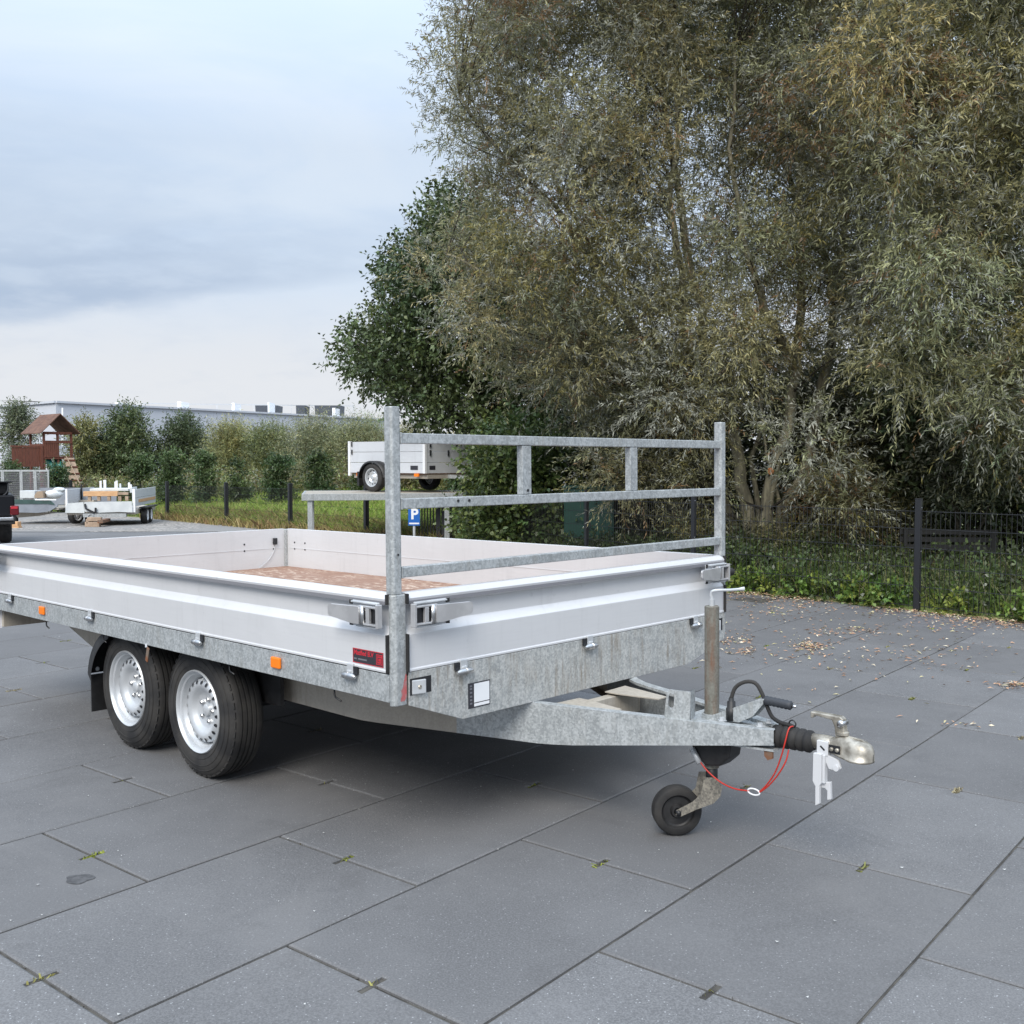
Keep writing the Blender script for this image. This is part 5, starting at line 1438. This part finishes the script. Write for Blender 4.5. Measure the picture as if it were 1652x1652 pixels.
b = MB(); limbs(b, [([p-base for p in st], rs) for st, rs in stems4], rel(cl4, base), seed=6); b.build('branches', 'bark_dark', at_)['kind'] = 'stuff'
foliage('crown', rel(cl4, base), 58, 7, .095, .062, (.075, .105, .042), at_, 'leaf_gloss', twl=.42, up=.3, droop=.05, var=.28, accents=(((.075, .10, .03), .10, .12),), pale=.02, pale_col=(.14, .17, .10))

# ---- broad leaved shrubs along and behind the fence
def shrub(label, poly, n, d0, d1, r0, r1, L, Wd, col, ntw, nlf, seed, mt='leaf', name='shrub', cat='shrub', group='shrubs along the fence', foot=None, twl=.4, up=.4, acc=(), pale=.03, stem_n=4, mind=.3, var=.26, droop=.08):
    pcs = crown_points(poly, n, d0, d1, r0, r1, seed, mind)
    cxp = sum((c_.x for c_, _ in pcs))/len(pcs); cyp = sum((c_.y for c_, _ in pcs))/len(pcs)
    o = Vector((cxp, cyp, bank_z(cxp, cyp)))
    t_ = tree(name, label, o, cat, group)
    rr_ = random.Random(seed); b = MB(); sts = []
    zmax = max(c_.z for c_, _ in pcs)-o.z
    for k in range(stem_n):
        c_ = rr_.choice(pcs)[0]-o
        sp_, rs = stem([(rr_.uniform(-.15, .15), rr_.uniform(-.15, .15), -.05), (c_.x*.4, c_.y*.4, c_.z*.5), (c_.x*.8, c_.y*.8, max(c_.z*.95, .3))], .03, .008, 3, seed+k, .02)
        sts.append((sp_, rs)); b.tube(sp_, rs, 6)
    limbs(b, sts, rel(pcs, o), seed=seed, frac=.6)
    b.build('stems', 'bark_dark', t_)
    foliage('foliage', rel(pcs, o), ntw, nlf, L, Wd, col, t_, mt, twl=twl, up=up, droop=droop, var=var, accents=acc, pale=pale, pale_col=(.16, .19, .10))
    return t_
shrub('bright leaved green shrub overhanging the right end of the display platform', [(790,700),(820,690),(890,700),(905,790),(895,890),(765,890),(765,840),(800,790),(780,745)], 62, 17.0, 18.8, .22, .42, .085, .062, (.085, .13, .042), 46, 7, 41, 'leaf_gloss', acc=(((.12, .15, .04), .10, .12),))
shrub('dark shrub beside the green cabinet under the willow', [(900,690),(1010,720),(1060,790),(1060,890),(1010,890),(990,775),(920,760)], 30, 18.2, 19.8, .3, .5, .09, .045, (.06, .07, .034), 46, 8, 42)
shrub('dark dense shrub under the willow left of its trunks', [(1000,620),(1150,640),(1180,760),(1160,920),(1040,900),(1000,780)], 60, 16.6, 19.0, .35, .6, .085, .02, (.08, .085, .042), 60, 12, 43)
shrub('dark dense shrub in the shade right of the willow trunks', [(1290,640),(1420,620),(1480,700),(1470,930),(1330,930),(1270,820)], 80, 15.9, 17.8, .35, .6, .08, .018, (.085, .092, .045), 64, 13, 44)
shrub('dark broad leaved shrub at right edge under hanging willow', [(1440,560),(1560,600),(1700,560),(1800,600),(1800,860),(1640,850),(1500,800),(1450,700)], 120, 14.6, 17.4, .35, .6, .085, .06, (.085, .105, .045), 50, 7, 45, 'leaf_gloss', acc=(((.075, .09, .045), .06, .05),))
shrub('pale flowered shrub glimpsed beyond the fence at right', [(1500,740),(1600,735),(1640,790),(1600,820),(1510,810)], 14, 14.0, 14.5, .15, .26, .07, .03, (.12, .125, .085), 40, 7, 46, acc=(((.30, .30, .22), .2, .2),))
shrub('low willow regrowth around the foot of the trunks', [(1110,850),(1170,880),(1290,880),(1360,840),(1370,930),(1190,945),(1110,910)], 26, 13.9, 14.9, .16, .28, .095, .018, (.12, .12, .065), 40, 11, 47, acc=((YELLOW, .05, .05),), pale=.12)
shrub('big dark shrub closing the view deep behind the willow trunks', [(980,560),(1300,600),(1500,600),(1800,560),(1800,900),(1000,900)], 130, 20.5, 22.5, .6, .95, .14, .08, (.06, .062, .032), 56, 8, 48, mind=.6)
# undergrowth beyond the right hand fence
uc = []
rr = random.Random(77)
for k in range(360):
    i = rr.uniform(0, 5.6); a = FENCE[int(i)].lerp(FENCE[int(i)+1], i % 1); s_ = rr.uniform(.12, 3.2)
    d = (FENCE[int(i)+1]-FENCE[int(i)]).normalized(); q = a+Vector((d.y, -d.x))*s_
    h_ = rr.uniform(.05, .38)*(.5+.5*min(1, s_))*(1 if i < 3.2 else .45); px_ = 826+F_PX*q.x/q.y; ben = 1440 < px_ < 1640
    if ben: h_ *= .35
    if i > 4.4: h_ *= .8
    uc.append((Vector((q.x, q.y, bank_z(q.x, q.y)+h_)), rr.uniform(.12, .26)*(.6 if ben else 1)))
uf = []
for k in range(85):
    i = rr.uniform(3.1, 4.75) if k % 9 else rr.uniform(2.5, 3.0); a = FENCE[int(i)].lerp(FENCE[int(i)+1], i % 1); s_ = rr.uniform(-.02, .45)
    d = (FENCE[int(i)+1]-FENCE[int(i)]).normalized(); q = a+Vector((d.y, -d.x))*s_; uf.append((Vector((q.x, q.y, bank_z(q.x, q.y)+rr.uniform(.01, .09))), rr.uniform(.07, .14)))
tag(foliage('low_weeds', uf, 26, 6, .055, .04, (.125, .195, .04), None, 'leaf', twl=.16, up=.5, droop=.1, var=.3, accents=(((.28, .33, .07), .1, .1),), pale=.02), kind='stuff', label='bright green low weeds at the foot of the right hand fence')
tag(foliage('undergrowth', uc, 30, 7, .062, .036, (.070, .10, .034), None, 'leaf', twl=.3, up=.6, droop=.1, var=.3, accents=(((.10, .14, .035), .04, .04), ((.05, .065, .028), .2, .25)), pale=.02), kind='stuff', label='nettles and low weeds along the right hand fence')
gp_ = []
for k in range(8500):
    i = rr.uniform(0, 6.8); a = FENCE[int(i)].lerp(FENCE[int(i)+1], i % 1); s_ = rr.uniform(-.02, 3.2)*rr.random()**.5
    d = (FENCE[int(i)+1]-FENCE[int(i)]).normalized(); q = a+Vector((d.y, -d.x))*s_
    gp_.append((q.x, q.y, bank_z(q.x, q.y)-.02))
tag(blades('verge_grass', np.array(gp_), .34, .010, [(.10, .16, .04), (.13, .18, .045), (.07, .11, .03), (.28, .26, .14)], .4), kind='stuff', label='long grass growing along the right hand fence')

# ---- grass on the bank at the left
gp_ = []
for k in range(60000):
    i = rr.uniform(7, 12.5); a = FENCE[int(i)].lerp(FENCE[int(i)+1], i % 1); s_ = 10*rr.random()**1.6+.05
    d = (FENCE[int(i)+1]-FENCE[int(i)]).normalized(); q = a+Vector((d.y, -d.x))*s_
    gp_.append((q.x, q.y, bank_z(q.x, q.y)-.02))
gp_ = np.array(gp_)
tag(blades('bank_grass', gp_, .24, .022, [(.30, .44, .07), (.36, .46, .09), (.24, .36, .06), (.46, .42, .18), (.20, .30, .06)], .5), kind='stuff', label='rough green grass on the bank beyond the fence')
gp_ = []
for k in range(9000):
    i = rr.uniform(7, 11.2); a = FENCE[int(i)].lerp(FENCE[int(i)+1], i % 1); s_ = rr.uniform(-.25, .9)
    d = (FENCE[int(i)+1]-FENCE[int(i)]).normalized(); q = a+Vector((d.y, -d.x))*s_
    gp_.append((q.x, q.y, bank_z(q.x, q.y)-.02))
tag(blades('dry_grass', np.array(gp_), .26, .02, [(.40, .31, .13), (.45, .36, .16), (.27, .26, .09), (.30, .19, .10)], .5), kind='stuff', label='yellowed dry grass at the foot of the left fence')

# ---- row of clipped bushes on the bank and wild shrubs behind
def bush(px, top, bot, wpx, Y, seed, label, col=(.075, .115, .045), L=.10, Wd=.05, group='row of small evergreen bushes on the bank', name='evergreen_bush', cat='bush', ntw=30, nlf=6, taper=.65, acc=(), mt='leaf', n=None, up=.5, twl=.3, pale=.03, mind=.16):
    k = Y/F_PX; wd = wpx*k; zt_ = at(px, top, Y).z-twl*.42-.08*wd; c0_ = at(px, bot, Y); zb_ = min(c0_.z, bank_z(c0_.x, Y)+.1)
    rr_ = random.Random(seed); pcs = []
    n = n or max(14, int(wd*(zt_-zb_)*16)); H_ = zt_-zb_
    tries = 0
    while len(pcs) < n and tries < n*40:
        tries += 1
        f = rr_.random(); wmax = wd/2*(1-(1-taper)*f) if f < .75 else wd/2*taper*(1-(f-.75)/.25)**.5+.02
        if f < .12: wmax *= .75
        a = rr_.uniform(0, 6.28); r_ = wmax*rr_.random()**.5
        pcs.append((Vector((r_*math.cos(a), r_*math.sin(a)*.8, f*H_)), max(.10, .16*wd*rr_.uniform(.7, 1.2))))
    o = Vector((c0_.x, Y, zb_)); t_ = tree(name, label, o, cat, group)
    b = MB(); sp_, rs = stem([(0, 0, -.25), (.02, 0, H_*.4), (0, .02, H_*.85)], .035, .01, 3, seed, .02); b.tube(sp_, rs, 6); b.build('trunk', 'bark_dark', t_)
    foliage('crown', pcs, ntw, nlf, L, Wd, col, t_, mt, twl=twl, up=up, droop=.05, var=.3, accents=acc, pale=pale, pale_col=(.16, .20, .11))
    return t_
for i, (px, top, bot, w_, Y, lab) in enumerate(((226, 733, 800, 38, 37, 'evergreen bush just behind the loaded white trailer'), (275, 719, 806, 42, 35, 'tallest upright evergreen bush right of the white trailer'), (331, 730, 806, 40, 34.5, 'evergreen bush left of the second visible fence post'),
        (384, 742, 804, 32, 34.5, 'narrow evergreen bush right of the second visible fence post'), (452, 729, 808, 46, 33, 'broad dark evergreen bush left of the display platform'), (514, 729, 800, 42, 33, 'dark evergreen bush behind the platform left end'),
        (92, 745, 795, 34, 37.5, 'low evergreen bush at the foot of the playhouse ramp'), (20, 742, 765, 34, 38, 'small olive bush before the playhouse planks'), (738, 762, 800, 40, 29, 'evergreen bush below the box trailer drawbar'), (590, 752, 800, 40, 33, 'evergreen bush behind the box trailer wheel'))):
    bush(px, top, bot, w_, Y, 100+i, lab)
WG = 'wild shrubs before the warehouse'
bush(205, 655, 760, 105, 46, 201, 'large dark green tree like shrub before the warehouse', (.105, .14, .062), .15, .06, WG, 'tall_shrub', 'shrub', 26, 7, .55, n=110, twl=.6, up=.55)
bush(295, 667, 765, 95, 47, 202, 'dark spiky shrub right of the largest warehouse shrub', (.095, .125, .064), .15, .05, WG, 'tall_shrub', 'shrub', 26, 7, .5, n=90, twl=.6, up=.6)
bush(135, 672, 765, 66, 45, 203, 'pale olive shrub right of the playhouse', (.21, .22, .095), .14, .05, WG, 'tall_shrub', 'shrub', 24, 7, .5, n=60, twl=.6, up=.6)
bush(165, 695, 770, 80, 46, 208, 'low dark shrub between playhouse and the largest shrub', (.095, .122, .06), .14, .05, WG, 'tall_shrub', 'shrub', 26, 7, .7, n=60, twl=.5, up=.5)
bush(32, 652, 765, 70, 47, 204, 'grey green shrub behind the playhouse roof', (.16, .185, .11), .14, .05, WG, 'tall_shrub', 'shrub', 22, 7, .45, n=70, twl=.6, up=.6)
bush(372, 680, 790, 90, 43, 205, 'yellowish feathery shrub before the warehouse', (.28, .285, .125), .15, .025, WG, 'tall_shrub', 'shrub', 34, 9, .6, n=80, twl=.8, up=.9, pale=.1)
bush(440, 688, 795, 90, 42, 206, 'green feathery shrub above the broad evergreen', (.21, .235, .10), .15, .025, WG, 'tall_shrub', 'shrub', 34, 9, .7, n=80, twl=.8, up=.9, pale=.1)
bush(510, 676, 795, 110, 41, 207, 'silvery feathery willow scrub left of the box trailer', (.29, .305, .175), .15, .022, WG, 'tall_shrub', 'shrub', 36, 9, .75, n=100, twl=.85, up=1.0, pale=.18)
bush(585, 678, 795, 100, 40, 209, 'pale feathery scrub directly behind the box trailer', (.29, .305, .165), .15, .022, WG, 'tall_shrub', 'shrub', 36, 9, .8, n=90, twl=.8, up=1.0, pale=.15)
bush(660, 688, 800, 110, 39, 210, 'feathery scrub behind the near headboard post', (.24, .24, .12), .15, .024, WG, 'tall_shrub', 'shrub', 34, 9, .8, n=90, twl=.8, up=.9, pale=.1)
bush(750, 700, 800, 90, 37, 211, 'yellow green scrub glimpsed between platform and tree', (.23, .21, .075), .15, .03, WG, 'tall_shrub', 'shrub', 30, 8, .8, n=60, twl=.7, up=.9)
# low weeds under them
uc = []
for k in range(260):
    px = rr.uniform(95, 760); Y = rr.uniform(37.5, 44); q = at(px, 780, Y); uc.append((Vector((q.x, Y, bank_z(q.x, Y)+rr.uniform(.05, .5))), rr.uniform(.25, .5)))
tag(foliage('bank_weeds', uc, 22, 7, .15, .05, (.20, .225, .085), None, 'leaf', twl=.5, up=.8, var=.3, accents=(((.18, .15, .07), .2, .2), ((.20, .18, .11), .05, .05))), kind='stuff', label='mixed tall weeds below the wild shrubs')

# ---- fallen leaves on the paving
lp = []
def scat(n, cx_, cy_, sx, sy, dens=1.0):
    for k in range(n):
        px, py = rr.gauss(cx_, sx), rr.gauss(cy_, sy)
        if py < 950: continue
        q = on_ground(px, py)
        if fence_s(q.x, q.y) > .15 or q.y > 14: continue
        lp.append((q.x, q.y, .004+rr.random()*.006))
for i in range(5200):                         # drift along the fence
    k = rr.uniform(1.0, 4.6); a = FENCE[int(k)].lerp(FENCE[int(k)+1], k % 1); d = (FENCE[int(k)+1]-FENCE[int(k)]).normalized()
    s_ = -abs(rr.gauss(.0, .30))-.02
    if rr.random() < .62+.3*math.sin(k*7.3)+.25*math.sin(k*17): 
        q = a+Vector((d.y, -d.x))*s_; lp.append((q.x, q.y, .004+rr.random()*.012))
scat(130, 1306, 1044, 12, 4); scat(60, 1255, 990, 34, 6); scat(110, 1285, 980, 60, 5); scat(90, 1370, 1018, 30, 4); scat(60, 1500, 1056, 45, 12)
scat(70, 1200, 1052, 22, 3); scat(60, 1180, 1035, 22, 4); scat(60, 1635, 1107, 16, 3); scat(230, 1460, 1040, 130, 32); scat(170, 1290, 1025, 90, 28); scat(14, 1380, 1070, 140, 40)
scat(16, 1540, 1170, 30, 3); scat(60, 1560, 1010, 60, 6)
lp = np.array(lp); n = len(lp)
a_ = RNG.uniform(0, 2*np.pi, n); d = np.stack([np.cos(a_), np.sin(a_), RNG.normal(size=n)*.12], 1); d = unit(d)
nr = unit(np.stack([RNG.normal(size=n)*.3, RNG.normal(size=n)*.3, np.ones(n)], 1)); s_ = unit(np.cross(d, nr))
L_ = RNG.uniform(.026, .058, n)[:, None]; W_ = RNG.uniform(.008, .019, n)[:, None]
lift = np.zeros((n, 3)); lift[:, 2] = RNG.uniform(.002, .010, n)
V = np.stack([lp, lp+d*L_*.45+s_*W_*.5+lift, lp+d*L_+lift*.4, lp+d*L_*.45-s_*W_*.5+lift], 1); V[..., 2] = np.maximum(V[..., 2], .002)
pal = np.array([(.50, .31, .20), (.58, .41, .27), (.40, .23, .15), (.66, .58, .44), (.33, .20, .13), (.56, .50, .28), (.45, .29, .19)])
tag(np_mesh('fallen_leaves', V, 1, None, pal[RNG.integers(0, len(pal), n)]*RNG.uniform(.7, 1.2, (n, 1)), 'dry_leaf'), kind='stuff', label='dry fallen leaves drifted on the paving near the fence')
# pale flecks and grit lying on the slabs
V = []
for k in range(220):
    Y = 1.8+9*rr.random()**1.5; q = at(rr.uniform(-100, 1750), 1000, Y); s_ = rr.uniform(.0018, .0055); a = rr.uniform(0, 6.3)
    if fence_s(q.x, Y) > -.2: continue
    V.append([(q.x+s_*math.cos(a+j*1.57)*(1.5 if j % 2 else 1), Y+s_*math.sin(a+j*1.57), .0035+(.003 if j % 2 else 0)) for j in range(4)])
V = np.array(V); tag(np_mesh('grit', V, 1, None, np.array([(.55, .55, .53)])*RNG.uniform(.5, 1.2, (len(V), 1)), 'dry_leaf'), kind='stuff')
# moss and dry stalks in the lifting slots and joints
pts = []; cols = []
for i, (p, z) in enumerate(moss_pts):
    dens = rr.choice((4, 14, 30, 55, 80))
    tone = rr.choice(((.24, .27, .05), (.20, .21, .07), (.27, .26, .09), (.26, .23, .15)))
    for k in range(dens):
        u, v_ = rr.uniform(-.05, .05), rr.gauss(0, .007)
        pts.append((p.x+DU.x*u+DV.x*v_, p.y+DU.y*u+DV.y*v_, -.009)); cols.append(tone)
    for k in range(26):
        u, v_ = rr.gauss(0, .004), rr.uniform(-.39, .39)
        if rr.random() < .4: pts.append((p.x+DU.x*u+DV.x*v_, p.y+DU.y*u+DV.y*v_, -.014)); cols.append((.13, .115, .09))
n = len(pts); pts = np.array(pts); cols = np.array(cols)*RNG.uniform(.6, 1.3, (n, 1))
a_ = RNG.uniform(0, 6.28, n); s_ = np.stack([np.cos(a_), np.sin(a_), np.zeros(n)], 1)*.004
tip = pts+np.stack([RNG.normal(size=n)*.010, RNG.normal(size=n)*.010, RNG.uniform(.002, .013, n)], 1)
V = np.stack([pts-s_, pts+s_, tip+s_*.6, tip-s_*.6], 1)
tag(np_mesh('moss', V, 1, None, cols, 'dry_leaf'), kind='stuff', label='moss growing in slots between the slabs')
# dark stain on one slab
q = on_ground(128, 1418); b = MB(); n = 22
vs = []
for k in range(n):
    a = 2*math.pi*k/n; r_ = (1+.12*math.sin(3*a)+.08*math.sin(5*a+1)); vs.append((q.x+.05*r_*math.cos(a), q.y+.045*r_*math.sin(a), .0012))
b.add(vs, [tuple(range(n))]); tag(b.build('oil_stain', 'stain'), kind='stuff')
